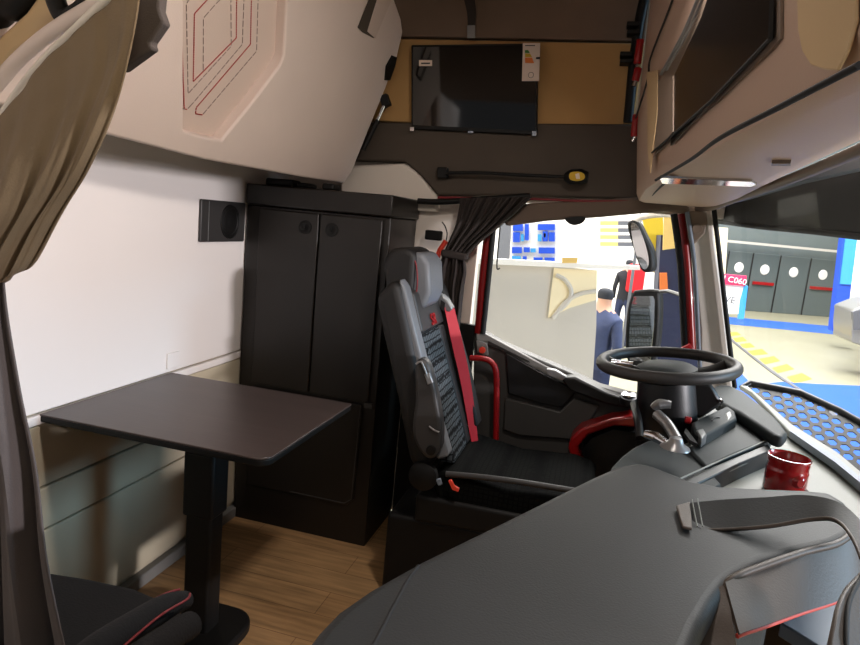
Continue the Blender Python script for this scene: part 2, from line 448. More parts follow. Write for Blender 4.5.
stitch([(-0.972,1.594,1.895),(-1.014,1.663,1.742),(-1.083,1.551,1.562),(-1.092,1.534,1.538),(-1.095,1.505,1.537),(-1.033,1.395,1.768),(-1.024,1.405,1.791)], 'grey_thread', 0.02)
stitch([(-0.978,1.566,1.885),(-1.014,1.632,1.750),(-1.070,1.526,1.609),(-1.028,1.464,1.760),(-0.998,1.514,1.838)], 'red_thread')
stitch([(-1.057,1.549,1.642),(-1.025,1.497,1.760),(-1.009,1.523,1.802),(-0.991,1.556,1.848)], 'grey_thread', 0.02)
stitch([(-1.015,1.422,1.815),(-1.029,1.409,1.774),(-1.093,1.523,1.538),(-1.092,1.534,1.538)], 'red_thread')
stitch([(-1.014,1.445,1.809),(-1.027,1.430,1.772),(-1.081,1.521,1.577),(-1.023,1.623,1.726),(-0.982,1.545,1.878)], 'grey_thread', 0.02)
prism('grip_recess', [V(p) + nv * 0.001 for p in [(-0.865,2.144,2.056),(-0.903,2.135,1.940),(-0.901,2.175,1.936),(-0.891,2.258,1.940),(-0.850,2.276,2.061),(-0.842,2.255,2.094)]], nv * 0.003, 'dark_fabric', bunk, bevel=0.002)
prism('grip_lip', [V(p) + nv * 0.004 for p in [(-0.857,2.186,2.070),(-0.895,2.198,1.946),(-0.890,2.265,1.942),(-0.848,2.278,2.068),(-0.841,2.261,2.096)]], nv * 0.003, 'quilt', bunk, bevel=0.002)
prism('bunk_latch', [V(p) + nv * 0.002 for p in [(-0.906,2.443,1.837),(-0.894,2.412,1.882),(-0.879,2.427,1.926),(-0.873,2.470,1.930),(-0.882,2.480,1.899),(-0.899,2.482,1.846)]], nv * 0.004, 'black', bunk)
# gas strut behind the right edge
tube('gas_strut', [(-0.982,2.470,1.569),(-0.928,2.470,1.689)], 0.010, 'black', bunk, smooth=False)
tube('strut_rod', [(-0.939,2.470,1.665),(-0.907,2.470,1.744)], 0.007, 'chrome', bunk, smooth=False)
prism('strut_bracket', [(-0.931,2.470,1.781),(-0.903,2.470,1.794),(-0.883,2.470,1.752),(-0.915,2.470,1.736)], (0, 0.03, 0), 'black', bunk, bevel=0.003)

# ================================================================== CABINET
cab = thing('wardrobe_cabinet', 'tall black wood-grain cabinet with two doors standing behind the driver seat', 'cabinet', (-1.07, 2.4, 0))
CY = 2.25
bm = bmesh.new(); add_box(bm, (-1.362, CY, 0.0), (-0.765, 2.585, 1.31)); finish('body', bm, 'blackwood', cab, bevel=0.004)
box('cabinet_top', (-1.36, CY - 0.016, 1.312), (-0.757, 2.59, 1.392), 'blackwood', cab, bevel=0.006)
for n_, a, b in (('door', -1.298, -1.047), ('door', -1.041, -0.792)):
    d = box(n_, (a, CY - 0.016, 0.60), (b, CY - 0.001, 1.30), 'blackwood', cab, bevel=0.004)
    kx = -1.10 if a < -1.2 else -0.99
    lathe('door_knob', (kx, CY - 0.016, 1.245), (0, -1, 0), [(0.026, 0), (0.026, 0.004), (0.017, 0.006), (0.013, 0.004), (0.0, 0.003)], 'black', d)
    box('latch_slot', (kx - 0.003, CY - 0.024, 1.238), (kx + 0.003, CY - 0.018, 1.252), 'piano', d, bevel=0.001)
prism('lower_flap', [(V((x, CY - 0.012, z))) for x, z in ((-1.30, 0.585), (-0.82, 0.585), (-0.815, 0.56), (-0.825, 0.19), (-0.85, 0.165), (-1.30, 0.165))], (0, 0.011, 0), 'blackwood', cab, bevel=0.003)
tube('flap_seam', [(-1.1, CY - 0.013, 0.172), (-0.86, CY - 0.013, 0.172), (-0.832, CY - 0.013, 0.195), (-0.822, CY - 0.013, 0.585)], 0.0022, 'arm_grey', cab, smooth=False)
box('flap_hinge', (-0.81, CY - 0.012, 0.575), (-0.775, CY + 0.001, 0.597), 'arm_grey', cab, bevel=0.002)
# little items on the cabinet
for i, (a, b, h) in enumerate(((-1.30, -1.18, 0.028), (-1.165, -1.11, 0.02), (-1.06, -1.01, 0.025))):
    o = box(('black_pouch', 'black_strap_coil', 'black_buckle')[i], (a, CY + 0.02, 1.392), (b, CY + 0.09, 1.392 + h), 'black', bevel=0.008, seg=3)
    tag(o, ('flat black pouch, leftmost on the cabinet top under the bunk', 'small coiled black strap in the middle of the cabinet top', 'small black buckle, rightmost on the cabinet top under the bunk')[i], ('pouch', 'strap', 'buckle')[i])

# ================================================================== SPEAKER
sp = thing('wall_speaker', 'dark grey rectangular speaker on the white rear wall beside the cabinet', 'speaker', (WX + 0.01, 2.09, 1.16))
box('speaker_box', (WX + 0.001, 1.95, 1.165), (WX + 0.012, 2.235, 1.315), 'arm_grey', sp, bevel=0.006, seg=3)
lathe('speaker_grille', (WX + 0.012, 2.13, 1.24), (1, 0, 0), [(0.064, 0), (0.062, 0.003), (0.058, 0.001), (0.05, 0.0035), (0.044, 0.001), (0.035, 0.004), (0.028, 0.002), (0.018, 0.005), (0.0, 0.005)], 'black', sp)
box('speaker_seam', (WX + 0.012, 1.993, 1.17), (WX + 0.013, 1.996, 1.31), 'silver', sp, bevel=0)
tag(box('switch_plate', (WX + 0.0005, 1.80, 0.735), (WX + 0.006, 1.865, 0.79), 'white_panel', bevel=0.002), 'small pale switch plate low on the rear wall above the table', 'switch')

# ================================================================== TABLE
tb = thing('folding_table', 'dark grey laminate table on a black column against the rear wall', 'table', (-1.04, 1.55, 0))
def rr(x0, x1, y0, y1, r, z):
    out = []
    for cx, cy, a0, q in ((x1 - r[0], y1 - r[0], 0, r[0]), (x0 + r[1], y1 - r[1], 90, r[1]), (x0 + r[2], y0 + r[2], 180, r[2]), (x1 - r[3], y0 + r[3], 270, r[3])):
        for k in range(7):
            a = math.radians(a0 + k * 15); out.append((cx + q * math.cos(a), cy + q * math.sin(a), z))
    return out
prism('tabletop', rr(WX + 0.003, -0.70, 1.292, 1.825, (0.008, 0.004, 0.004, 0.035), 0.72), (0, 0, -0.005), 'table', tb, bevel=0.0015)
prism('edge_band', rr(WX + 0.004, -0.701, 1.293, 1.824, (0.008, 0.004, 0.004, 0.035), 0.715), (0, 0, -0.017), 'black', tb, bevel=0.003)
prism('under_frame', rr(WX + 0.15, -0.85, 1.36, 1.76, (0.03, 0.03, 0.03, 0.03), 0.696), (0, 0, -0.02), 'black', tb, bevel=0.003)
box('leg', (-1.075, 1.515, 0.02), (-0.99, 1.585, 0.677), 'black', tb, bevel=0.01)
box('leg_sleeve', (-1.082, 1.508, 0.40), (-0.983, 1.592, 0.60), 'black', tb, bevel=0.008)
box('wall_arm', (-1.36, 1.53, 0.60), (-1.10, 1.57, 0.66), 'black', tb, bevel=0.008)
prism('foot', rr(-1.16, -0.90, 1.43, 1.67, (0.08, 0.05, 0.05, 0.08), 0.0), (0, 0, 0.035), 'black', tb, bevel=0.008)

# ================================================================== TV
tv = thing('television', 'small black flat television with paper labels on the side wall above the door', 'television', (-0.58, 2.53, 1.68))
prism('tv_housing', [(-0.835,2.530,1.992),(-0.335,2.530,2.009),(-0.299,2.530,1.674),(-0.806,2.530,1.670)], (0, 0.03, 0), 'black', tv, bevel=0.004)
prism('tv_screen', [(-0.826,2.528,1.984),(-0.341,2.528,2.001),(-0.308,2.528,1.688),(-0.799,2.528,1.686)], (0, 0.0015, 0), 'screen', tv)
prism('energy_label', [(-0.391,2.526,2.007),(-0.326,2.526,2.008),(-0.314,2.526,1.871),(-0.379,2.526,1.869)], (0, 0.0012, 0), 'white_sticker', tv)
for cc, pts in (('green_c', [(-0.380,2.525,1.981),(-0.368,2.525,1.982),(-0.360,2.525,1.971),(-0.379,2.524,1.971)]), ('yellow_c', [(-0.378,2.524,1.969),(-0.359,2.525,1.969),(-0.350,2.525,1.957),(-0.377,2.525,1.956)]), ('orange_c', [(-0.377,2.525,1.954),(-0.350,2.525,1.955),(-0.340,2.525,1.935),(-0.374,2.525,1.935)]), ('ink', [(-0.335,2.525,1.957),(-0.320,2.525,1.958),(-0.320,2.525,1.950),(-0.335,2.525,1.950)]), ('ink', [(-0.382,2.525,1.999),(-0.344,2.525,2.000),(-0.344,2.525,1.997),(-0.381,2.525,1.996)])):
    prism('label_print', pts, (0, 0.001, 0), cc, tv)
tube('label_ring', [V((-0.347,2.526,1.892)) + V((math.cos(a) * 0.010, 0, math.sin(a) * 0.010)) for a in [i * math.pi / 6 for i in range(12)]], 0.0008, 'ink', tv, closed=True, n=5)
prism('barcode_sticker', [(-0.796,2.526,1.935),(-0.742,2.526,1.936),(-0.740,2.526,1.914),(-0.794,2.526,1.912)], (0, 0.0012, 0), 'white_sticker', tv)
prism('sticker_print', [(-0.786,2.525,1.925),(-0.749,2.525,1.926),(-0.749,2.525,1.921),(-0.786,2.525,1.920)], (0, 0.001, 0), 'ink', tv)
prism('tv_logo', [(-0.569,2.525,1.674),(-0.549,2.525,1.675),(-0.549,2.525,1.667),(-0.569,2.525,1.666)], (0, 0.002, 0), 'chrome', tv)
prism('corner_clip', [(-0.318,2.520,1.686),(-0.303,2.520,1.687),(-0.301,2.520,1.669),(-0.316,2.520,1.668)], (0, 0.006, 0), 'chrome', tv)
prism('corner_clip', [(-0.808,2.520,1.676),(-0.791,2.520,1.677),(-0.790,2.520,1.661),(-0.807,2.520,1.661)], (0, 0.006, 0), 'chrome', tv)
# hanging strap at top
st = thing('hanging_strap', 'dark fabric strap with metal end hanging above the television', 'strap', (-0.62, 2.5, 2.1))
ribbon('webbing', list(zip([(-0.640,2.500,2.179),(-0.613,2.500,2.107),(-0.604,2.500,2.057)], [(-0.593,2.500,2.179),(-0.578,2.500,2.108),(-0.577,2.500,2.057)])), 1, 0.004, 'curtain_dark', st)
prism('metal_end', [(-0.607,2.495,2.059),(-0.576,2.495,2.060),(-0.571,2.495,2.013),(-0.602,2.495,2.012)], (0, 0.006, 0), 'silver', st, bevel=0.002)

# ================================================================== READING LAMP
rl = thing('reading_lamp', 'black gooseneck reading lamp with yellow-lit head under the television', 'lamp', (-0.4, 2.5, 1.5))
prism('lamp_base', [(-0.681,2.520,1.527),(-0.640,2.520,1.530),(-0.635,2.520,1.487),(-0.677,2.520,1.484)], (0, 0.04, 0), 'black', rl, bevel=0.004)
tube('lamp_stem', [(-0.638,2.505,1.505),(-0.501,2.505,1.515),(-0.343,2.505,1.518),(-0.169,2.505,1.523)], 0.007, 'black', rl)
bm = bmesh.new(); add_tube(bm, [(-0.175,2.495,1.522),(-0.153,2.495,1.523),(-0.117,2.495,1.526),(-0.087,2.495,1.526)], 0.02, 14, rs=[0.012, 0.028, 0.03, 0.02], flat=1.0)
finish('lamp_head', bm, 'black', rl)
prism('lamp_lens', smooth_poly([(-0.153,2.465,1.535),(-0.125,2.465,1.542),(-0.102,2.465,1.535),(-0.100,2.465,1.517),(-0.124,2.465,1.508),(-0.151,2.465,1.513)]), (0, 0.006, 0), 'yellow_c', rl)
prism('lamp_switch', [(-0.134,2.460,1.532),(-0.120,2.460,1.537),(-0.114,2.460,1.516),(-0.128,2.460,1.515)], (0, 0.006, 0), 'white_sticker', rl)

# ================================================================== DRIVER CURTAIN, BLIND
cl = thing('dark_window_curtain', 'dark brown gathered curtain tied back at the rear edge of the side window', 'curtain', (-0.6, 2.5, 1.0))
cloth('curtain_upper', list(zip([(-0.567,2.490,1.412),(-0.571,2.490,1.365),(-0.577,2.490,1.305),(-0.596,2.490,1.244),(-0.615,2.490,1.186)], [(-0.286,2.490,1.438),(-0.327,2.490,1.389),(-0.397,2.490,1.317),(-0.469,2.490,1.248),(-0.527,2.490,1.179)])), 'curtain_dark', (0, 1, 0), 0.012, 6, parent=cl)
cloth('curtain_lower', list(zip([(-0.615,2.490,1.190),(-0.629,2.490,1.120),(-0.626,2.490,1.038),(-0.589,2.490,0.919),(-0.564,2.490,0.797)], [(-0.524,2.490,1.183),(-0.513,2.490,1.124),(-0.518,2.490,1.051),(-0.519,2.490,0.936),(-0.522,2.490,0.803)])), 'curtain_dark', (0, 1, 0), 0.012, 3, parent=cl)
prism('tie_band', [(-0.619,2.465,1.206),(-0.512,2.465,1.197),(-0.513,2.465,1.169),(-0.620,2.465,1.174)], (0, 0.05, 0), 'curtain_dark', cl, bevel=0.01)
bl = thing('roller_blind', 'brown rolled-up sunblind along the top of the driver side window', 'blind', (-0.1, 2.52, 1.35))
prism('blind_roll', [(-0.412,2.530,1.399),(0.109,2.530,1.472),(0.287,2.530,1.453),(0.292,2.530,1.424),(0.204,2.530,1.428),(-0.025,2.530,1.386),(-0.230,2.530,1.353),(-0.383,2.530,1.319)], (0, 0.05, 0), 'blind', bl, bevel=0.012)
prism('blind_grip', smooth_poly([(-0.151,2.520,1.371),(-0.084,2.520,1.382),(-0.085,2.520,1.361),(-0.114,2.520,1.347),(-0.141,2.520,1.353)]), (0, 0.02, 0), 'black', bl)
tube('red_edge_trim', [(-0.669,2.535,1.408),(-0.298,2.535,1.432),(-0.089,2.535,1.441),(0.097,2.535,1.456)], 0.005, 'piping_dark', bl)
tag(tube('curtain_rail', [(-0.748,2.520,1.387),(-0.655,2.520,1.391),(-0.533,2.520,1.408),(-0.298,2.520,1.443)], 0.012, 'black'), 'black rail with bright clip above the dark window curtain', 'rail')

# ================================================================== DRIVER DOOR
wl = [(-0.468,2.600,1.313),(-0.467,2.600,0.865),(-0.361,2.600,0.828),(-0.079,2.600,0.755),(0.111,2.600,0.697),(0.199,2.600,0.682),(0.296,2.600,0.690),(0.430,2.600,0.720),(0.361,2.600,0.989),(0.257,2.600,1.424),(0.111,2.600,1.480),(-0.189,2.600,1.456),(-0.406,2.600,1.423)]
struct(prism('window_1', wl, (0, 0.004, 0), 'glass'))
dr = thing('door_1', 'grey driver door with red frame and sill handles', 'door', (0.0, 2.6, 0)); 
del dr['category']; del dr['label']; dr['kind'] = 'structure'
prism('door_panel', [(-0.471,2.570,0.877),(-0.437,2.570,0.878),(-0.357,2.570,0.842),(-0.079,2.570,0.766),(0.061,2.570,0.721),(0.194,2.570,0.705),(0.437,2.570,0.721),(0.483,2.570,0.412),(0.358,2.570,-0.316),(-0.363,2.570,-0.322)], (0, 0.08, 0), 'door_grey', dr, bevel=0.008)
prism('window_sill_trim', [(-0.460,2.555,0.881),(-0.417,2.555,0.874),(-0.163,2.555,0.777),(0.063,2.555,0.708),(0.219,2.555,0.681),(0.223,2.555,0.653),(0.068,2.555,0.672),(-0.158,2.555,0.736),(-0.352,2.555,0.816),(-0.456,2.555,0.844)], (0, 0.02, 0), 'door_light', dr, bevel=0.004)
prism('armrest_ledge', [(-0.096,2.500,0.749),(-0.039,2.500,0.762),(0.081,2.500,0.720),(0.192,2.500,0.699),(0.196,2.500,0.667),(0.087,2.500,0.673),(-0.051,2.500,0.703)], (0, 0.06, 0), 'dash_dark', dr, bevel=0.008)
prism('door_pocket', [(-0.329,2.545,0.813),(-0.159,2.545,0.746),(-0.025,2.545,0.696),(-0.048,2.545,0.655),(-0.075,2.545,0.617),(-0.164,2.545,0.619),(-0.298,2.545,0.640)], (0, 0.02, 0), 'dash_dark', dr, bevel=0.006)
prism('speaker_panel', [(-0.308,2.545,0.621),(-0.081,2.545,0.600),(-0.033,2.545,0.666),(0.070,2.545,0.650),(0.034,2.545,0.569),(-0.008,2.545,0.494),(-0.229,2.545,0.471),(-0.301,2.545,0.484)], (0, 0.02, 0), 'door_grey', dr, bevel=0.006)
prism('pull_handle', [(-0.154,2.500,0.777),(-0.119,2.500,0.778),(-0.070,2.500,0.757),(-0.087,2.500,0.738),(-0.143,2.500,0.750)], (0, 0.03, 0), 'silver', dr, bevel=0.004)
prism('vent_slot', [(-0.404,2.548,0.848),(-0.229,2.548,0.789),(-0.224,2.548,0.782),(-0.403,2.548,0.837)], (0, 0.01, 0), 'shelf_line', dr)
prism('lock_plate', [(-0.454,2.545,0.845),(-0.407,2.545,0.839),(-0.397,2.545,0.786),(-0.444,2.545,0.792)], (0, 0.02, 0), 'door_light', dr, bevel=0.003)
lathe('lock_button', (-0.423,2.545,0.808), (0, -1, 0), [(0.014, 0), (0.013, 0.01), (0.0, 0.012)], 'orange_red', dr)
tube('red_grab_handle', [(-0.463,2.500,0.776),(-0.405,2.500,0.781),(-0.371,2.500,0.769),(-0.350,2.500,0.730),(-0.336,2.500,0.619),(-0.320,2.500,0.451)], 0.012, 'red_plastic', dr)
tube('red_window_frame', [(-0.451,2.570,1.318),(-0.454,2.570,1.114),(-0.449,2.570,0.872)], 0.02, 'red_paint', dr)
tube('black_window_seal', [(-0.432,2.550,1.331),(-0.430,2.550,1.118),(-0.429,2.550,0.874)], 0.011, 'rubber', dr)
tube('thin_seal_line', [(-0.408,2.560,1.349),(-0.406,2.560,1.221),(-0.402,2.560,1.149),(-0.390,2.560,1.150)], 0.003, 'rubber', dr)
# front edge of the door opening
tube('red_window_frame', [(0.261,2.570,1.423),(0.307,2.570,1.255),(0.345,2.570,1.069),(0.376,2.570,0.910)], 0.02, 'red_paint', dr)
tube('black_window_seal', [(0.239,2.560,1.421),(0.285,2.560,1.253),(0.323,2.560,1.067),(0.353,2.560,0.908)], 0.013, 'rubber', dr)
tube('black_window_seal', [(0.280,2.530,1.431),(0.330,2.530,1.259),(0.368,2.530,1.076),(0.398,2.530,0.920),(0.436,2.530,0.739)], 0.008, 'light_blue_grey', dr)
prism('red_pull_tab', [(0.326,2.500,0.927),(0.358,2.500,0.950),(0.375,2.500,0.930),(0.350,2.500,0.911)], (0, 0.02, 0), 'red_plastic', dr, bevel=0.002)
# red painted step-well edge at the foot of the dash
prism('red_sill', [(-0.030,2.450,0.488),(-0.020,2.450,0.535),(0.009,2.450,0.573),(0.118,2.450,0.632),(0.195,2.450,0.657),(0.219,2.450,0.642),(0.223,2.450,0.615),(0.129,2.450,0.606),(0.038,2.450,0.553),(0.007,2.450,0.499),(0.052,2.450,0.388),(0.023,2.450,0.374)], (0, 0.10, 0), 'red_paint', dr, bevel=0.008)
prism('sill_recess', [(0.027,2.500,0.482),(0.052,2.500,0.528),(0.133,2.500,0.579),(0.230,2.500,0.581),(0.267,2.500,0.313),(0.070,2.500,0.356)], (0, 0.06, 0), 'dash_dark', dr, bevel=0.004)

# A pillar
struct(prism('trim_10', [(0.270,2.550,1.449),(0.365,2.550,1.460),(0.393,2.550,1.339),(0.445,2.550,1.159),(0.539,2.550,0.798),(0.430,2.550,0.749),(0.392,2.550,1.001),(0.338,2.550,1.222)], (0, 0.06, 0), 'pillar', bevel=0.008))
struct(prism('trim_11', [(0.284,2.535,1.435),(0.348,2.535,1.440),(0.359,2.535,1.394),(0.354,2.535,1.357),(0.331,2.535,1.326),(0.316,2.535,1.310)], (0, 0.02, 0), 'taupe', bevel=0.006))
lathe('trim_12', (0.324,2.530,1.373), (0, -1, 0), [(0.018, 0), (0.017, 0.004), (0.0, 0.002)], 'taupe')
bpy.data.objects['trim_12']['kind'] = 'structure'
struct(tube('trim_13', [(0.371,2.530,1.446),(0.418,2.530,1.269),(0.484,2.530,1.016),(0.541,2.530,0.803)], 0.009, 'rubber'))

# ================================================================== WINDSCREEN
g = bmesh.new()
vs = [g.verts.new(p) for p in ((0.555, 2.6, 0.80), (0.74, 1.6, 0.74), (0.80, 0.2, 0.72), (0.60, 0.2, 1.52), (0.56, 1.6, 1.52), (0.40, 2.6, 1.50))]
g.faces.new((vs[0], vs[1], vs[4], vs[5])); g.faces.new((vs[1], vs[2], vs[3], vs[4]))
struct(finish('window_2', g, 'glass', smooth=False))
vz = thing('windscreen_sunblind', 'black translucent sunblind pulled across the top of the windscreen', 'sunblind', (0.5, 1.6, 1.3))
ribbon('blind_sheet', list(zip([(0.389,2.746,1.499),(0.469,2.331,1.524),(0.508,1.903,1.528),(0.522,1.529,1.525)], [(0.403,2.756,1.414),(0.491,2.336,1.393),(0.541,1.928,1.378),(0.560,1.554,1.363)])), 1, 0.004, 'visor', vz)
tube('blind_bar', [(0.401,2.745,1.414),(0.489,2.325,1.392),(0.538,1.917,1.378),(0.556,1.542,1.362)], 0.008, 'black', vz)

# ================================================================== OVERHEAD CONSOLE
oc = thing('overhead_console', 'cream overhead storage console with dark glazed locker above the windscreen', 'console', (0.25, 1.4, 1.46))
def fp(y, z): return V((0.2053 - 0.0638 * y, y, z))
bm = bmesh.new()
def loft(bm, secs):
    R = [[bm.verts.new(p) for p in s] for s in secs]
    n = len(R[0])
    for A, B in zip(R, R[1:]):
        for j in range(n): bm.faces.new((A[j], A[(j + 1) % n], B[(j + 1) % n], B[j]))
    bm.faces.new(R[0]); bm.faces.new(R[-1][::-1])
def sec(y, x1, z0=1.46, dx=0.0):
    x0 = fp(y, 0).x
    return [(x0 + dx * 0.3, y, z0 + 0.30), (x0 + dx, y, z0 + 0.03), (x0 + 0.012 + dx, y, z0 + 0.006), (x0 + 0.03 + dx, y, z0), (x1 - 0.03, y, z0), (x1, y, z0 + 0.006), (x1 + 0.06, y, z0 + 0.06), (x1 + 0.06, y, 2.28), (x0, y, 2.28)]
loft(bm, [sec(2.52, 0.385, 1.452, 0.05), sec(2.35, 0.38, 1.452, 0.035), sec(2.0, 0.36, 1.456, 0.01), sec(1.4, 0.325), sec(0.8, 0.29), sec(0.3, 0.25, 1.455)])
finish('console_body', bm, 'cream', oc, bevel=0)
fo = V((-0.004, 0, 0))
binp = [(0.098,1.685,1.525),(0.094,1.741,1.615),(0.091,1.792,1.735),(0.099,1.664,1.744),(0.121,1.325,1.776),(0.154,0.810,1.597),(0.156,0.779,1.538),(0.154,0.806,1.534),(0.138,1.049,1.526)]
prism('locker_frame', [V(p) + fo for p in binp], (0.003, 0, 0), 'taupe', oc)
prism('locker_glass', [V(p) + fo * 2.2 for p in [(0.115,1.418,1.510),(0.108,1.532,1.669),(0.124,1.279,1.714),(0.127,1.223,1.741),(0.153,0.826,1.603),(0.155,0.795,1.544),(0.138,1.052,1.529)]], (0.003, 0, 0), 'piano', oc)
prism('locker_end_panel', [V(p) + fo * 2.6 for p in [(0.100,1.658,1.531),(0.091,1.798,1.724),(0.108,1.521,1.671),(0.116,1.406,1.536),(0.108,1.524,1.530)]], (0.002, 0, 0), 'taupe', oc)
tube('locker_rail', [V(p) + fo * 3 for p in [(0.095,1.734,1.724),(0.113,1.441,1.735),(0.122,1.307,1.764)]], 0.004, 'silver', oc)
tube('locker_rail', [V(p) + fo * 3 for p in [(0.101,1.633,1.710),(0.118,1.362,1.722),(0.125,1.255,1.746)]], 0.003, 'silver', oc)
tube('locker_lower_edge', [V(p) + fo * 3 for p in [(0.098,1.687,1.528),(0.124,1.275,1.527),(0.138,1.049,1.526),(0.155,0.782,1.538),(0.154,0.809,1.595)]], 0.0025, 'rubber', oc, smooth=False)
prism('locker_pillar', [V(p) + fo * 3 for p in [(0.071,2.102,1.815),(0.089,1.829,1.756),(0.097,1.705,1.628),(0.098,1.677,1.534),(0.099,1.668,1.476),(0.091,1.798,1.549)]], (0.002, 0, 0), 'cream_lens', oc, bevel=0.001)  # cream frame part, golden light painted in by its colour
tube('end_panel_seam', [V(p) + fo for p in [(0.055,2.354,1.724),(0.069,2.129,1.798),(0.069,2.131,1.863),(0.090,1.811,1.908),(0.092,1.770,1.927)]], 0.003, 'rubber', oc)
tube('seam_line', [V(p) + V((0, 0, -0.001)) for p in [(0.126,1.662,1.458),(0.127,2.023,1.458),(0.136,2.657,1.458)]], 0.003, 'rubber', oc)
tube('seam_line', [(0.094,1.525,1.449),(0.117,1.125,1.449),(0.123,0.882,1.449),(0.142,0.679,1.449),(0.156,0.526,1.449)], 0.003, 'rubber', oc)
prism('lamp_cover', [V(p) + fo for p in [(0.157,0.750,1.578),(0.159,0.723,1.530),(0.161,0.700,1.504),(0.163,0.669,1.484),(0.165,0.634,1.472),(0.167,0.603,1.464),(0.168,0.589,1.475),(0.168,0.582,1.496),(0.167,0.593,1.523)]], (0.003, 0, 0), 'cream_lens', oc, bevel=0.002)
prism('chrome_strip', [V(p) + V((0, 0, -0.004)) for p in [(0.101,1.522,1.458),(0.279,1.472,1.458),(0.301,1.530,1.458),(0.302,1.584,1.458),(0.118,1.670,1.458)]], (0, 0, 0.006), 'chrome', oc, bevel=0.001)
prism('red_reflector', [V(p) + V((0, 0, -0.004)) for p in [(0.242,1.147,1.458),(0.266,1.133,1.458),(0.274,1.164,1.458),(0.249,1.179,1.458)]], (0, 0, 0.006), 'taupe', oc)
bm = bmesh.new()
for A in (([(0.296,2.587,1.442),(0.353,2.467,1.452),(0.371,2.160,1.465),(0.385,1.747,1.477),(0.391,1.437,1.488),(0.378,1.121,1.492)]),):
    add_tube(bm, [V(a) for a in A], 0.012, 10)
finish('console_lip', bm, 'taupe', oc)
prism('windscreen_header', [(0.366,2.734,1.465),(0.431,2.336,1.486),(0.455,1.823,1.505),(0.460,1.355,1.518),(0.463,1.352,1.491),(0.457,1.821,1.495),(0.431,2.335,1.479)], (0.02, 0.05, 0.0), 'light_blue_grey', oc)
# end face details: red buckles and black rail on the aisle side
for i, (p0, p1) in enumerate((((640, 42), (637, 68)), ((637, 70), (634, 84)), ((634, 115), (632, 139)))):
    a = (0.033,2.530,2.020) if i == 0 else ((0.040,2.530,1.923) if i == 1 else (0.055,2.530,1.761))
    b = (0.034,2.530,1.936) if i == 0 else ((0.035,2.530,1.877) if i == 1 else (0.058,2.530,1.683))
    t = thing('red_belt_buckle', ('upper red plastic buckle on the edge of the overhead console', 'small red buckle with white tip, second from top on the console edge', 'lowest red buckle with chrome ring on the console edge')[i], 'buckle', a, 'red buckles on the console edge')
    tube('buckle_body', [V(a) + V((0, -0.03, 0)), V(b) + V((0, -0.03, 0))], 0.014, 'red_plastic', t, smooth=False, bevel=0.003)
    tube('buckle_tip', [V(b) + V((0, -0.03, 0)), V(b) + V((-0.004, -0.03, -0.018))], 0.007, 'chrome', t, smooth=False)
nr = thing('net_rail', 'black upright rail with clips beside the overhead console', 'rail', (0.0, 2.5, 1.8))
tube('rail_bar', [(0.029,2.540,2.200),(0.021,2.540,2.064),(0.022,2.540,1.925),(0.030,2.540,1.740)], 0.018, 'black', nr)
for p in ((0.004,2.520,2.074), (0.008,2.520,2.047), (-0.006,2.520,1.971), (-0.003,2.520,1.947)):
    box('rail_clip', (p[0] - 0.025, p[1] - 0.02, p[2] - 0.008), (p[0] + 0.02, p[1] + 0.03, p[2] + 0.008), 'black', nr, bevel=0.003)

# ================================================================== DRIVER SEAT
ds = thing('driver_seat', 'black and grey driver seat with honeycomb cloth and red belt', 'seat', (-0.35, 2.18, 0))
def slab(name, side, y0, y1, m, parent=ds, bevel=0.02, seg=4, **k):
    """side profile (x,z) extruded across the seat"""
    return prism(name, [(x, y0, z) for x, z in side], (0, y1 - y0, 0), m, parent, bevel, seg=seg, **k)
slab('back_shell', ((-0.70, 1.05), (-0.64, 1.12), (-0.61, 1.09), (-0.575, 0.98), (-0.50, 0.74), (-0.44, 0.56), (-0.46, 0.49), (-0.53, 0.50), (-0.60, 0.74), (-0.66, 0.92)), 1.95, 2.42, 'seat_shell', bevel=0.03)
slab('side_bolster', ((-0.625, 1.12), (-0.60, 1.09), (-0.555, 0.96), (-0.475, 0.74), (-0.40, 0.55), (-0.44, 0.53), (-0.53, 0.76), (-0.61, 1.0)), 1.965, 2.03, 'seat_side', bevel=0.018)
slab('side_bolster', ((-0.60, 1.10), (-0.57, 1.07), (-0.51, 0.94), (-0.43, 0.74), (-0.37, 0.55), (-0.42, 0.55), (-0.50, 0.76), (-0.58, 1.0)), 2.32, 2.41, 'seat_shell', bevel=0.018)
slab('back_cushion', ((-0.60, 0.935), (-0.542, 0.935), (-0.44, 0.65), (-0.39, 0.50), (-0.45, 0.50), (-0.53, 0.70)), 2.03, 2.24, 'hexfab', bevel=0.012)
slab('back_cushion_edge', ((-0.60, 0.935), (-0.542, 0.935), (-0.44, 0.65), (-0.39, 0.50), (-0.45, 0.50), (-0.53, 0.70)), 2.241, 2.32, 'seat_shell', bevel=0.012)
slab('shoulder_cushion', ((-0.64, 1.09), (-0.585, 1.07), (-0.541, 0.938), (-0.60, 0.938)), 2.02, 2.32, 'arm_grey', bevel=0.012)
# headrest: dark shell, grey pad, red piping
slab('headrest_shell', ((-0.72, 1.16), (-0.7, 1.205), (-0.64, 1.22), (-0.6, 1.2), (-0.6, 1.02), (-0.69, 1.02)), 2.06, 2.28, 'seat_shell', bevel=0.035, seg=5)
slab('headrest_pad', ((-0.635, 1.2), (-0.585, 1.205), (-0.557, 1.17), (-0.543, 1.07), (-0.56, 1.015), (-0.595, 1.005), (-0.625, 1.03)), 2.075, 2.265, 'seat_side', bevel=0.028, seg=5)
tube('headrest_piping', [(-0.622, 2.072, 1.195), (-0.60, 2.068, 1.16), (-0.59, 2.068, 1.09), (-0.60, 2.072, 1.02)], 0.0025, 'piping_dark', ds)
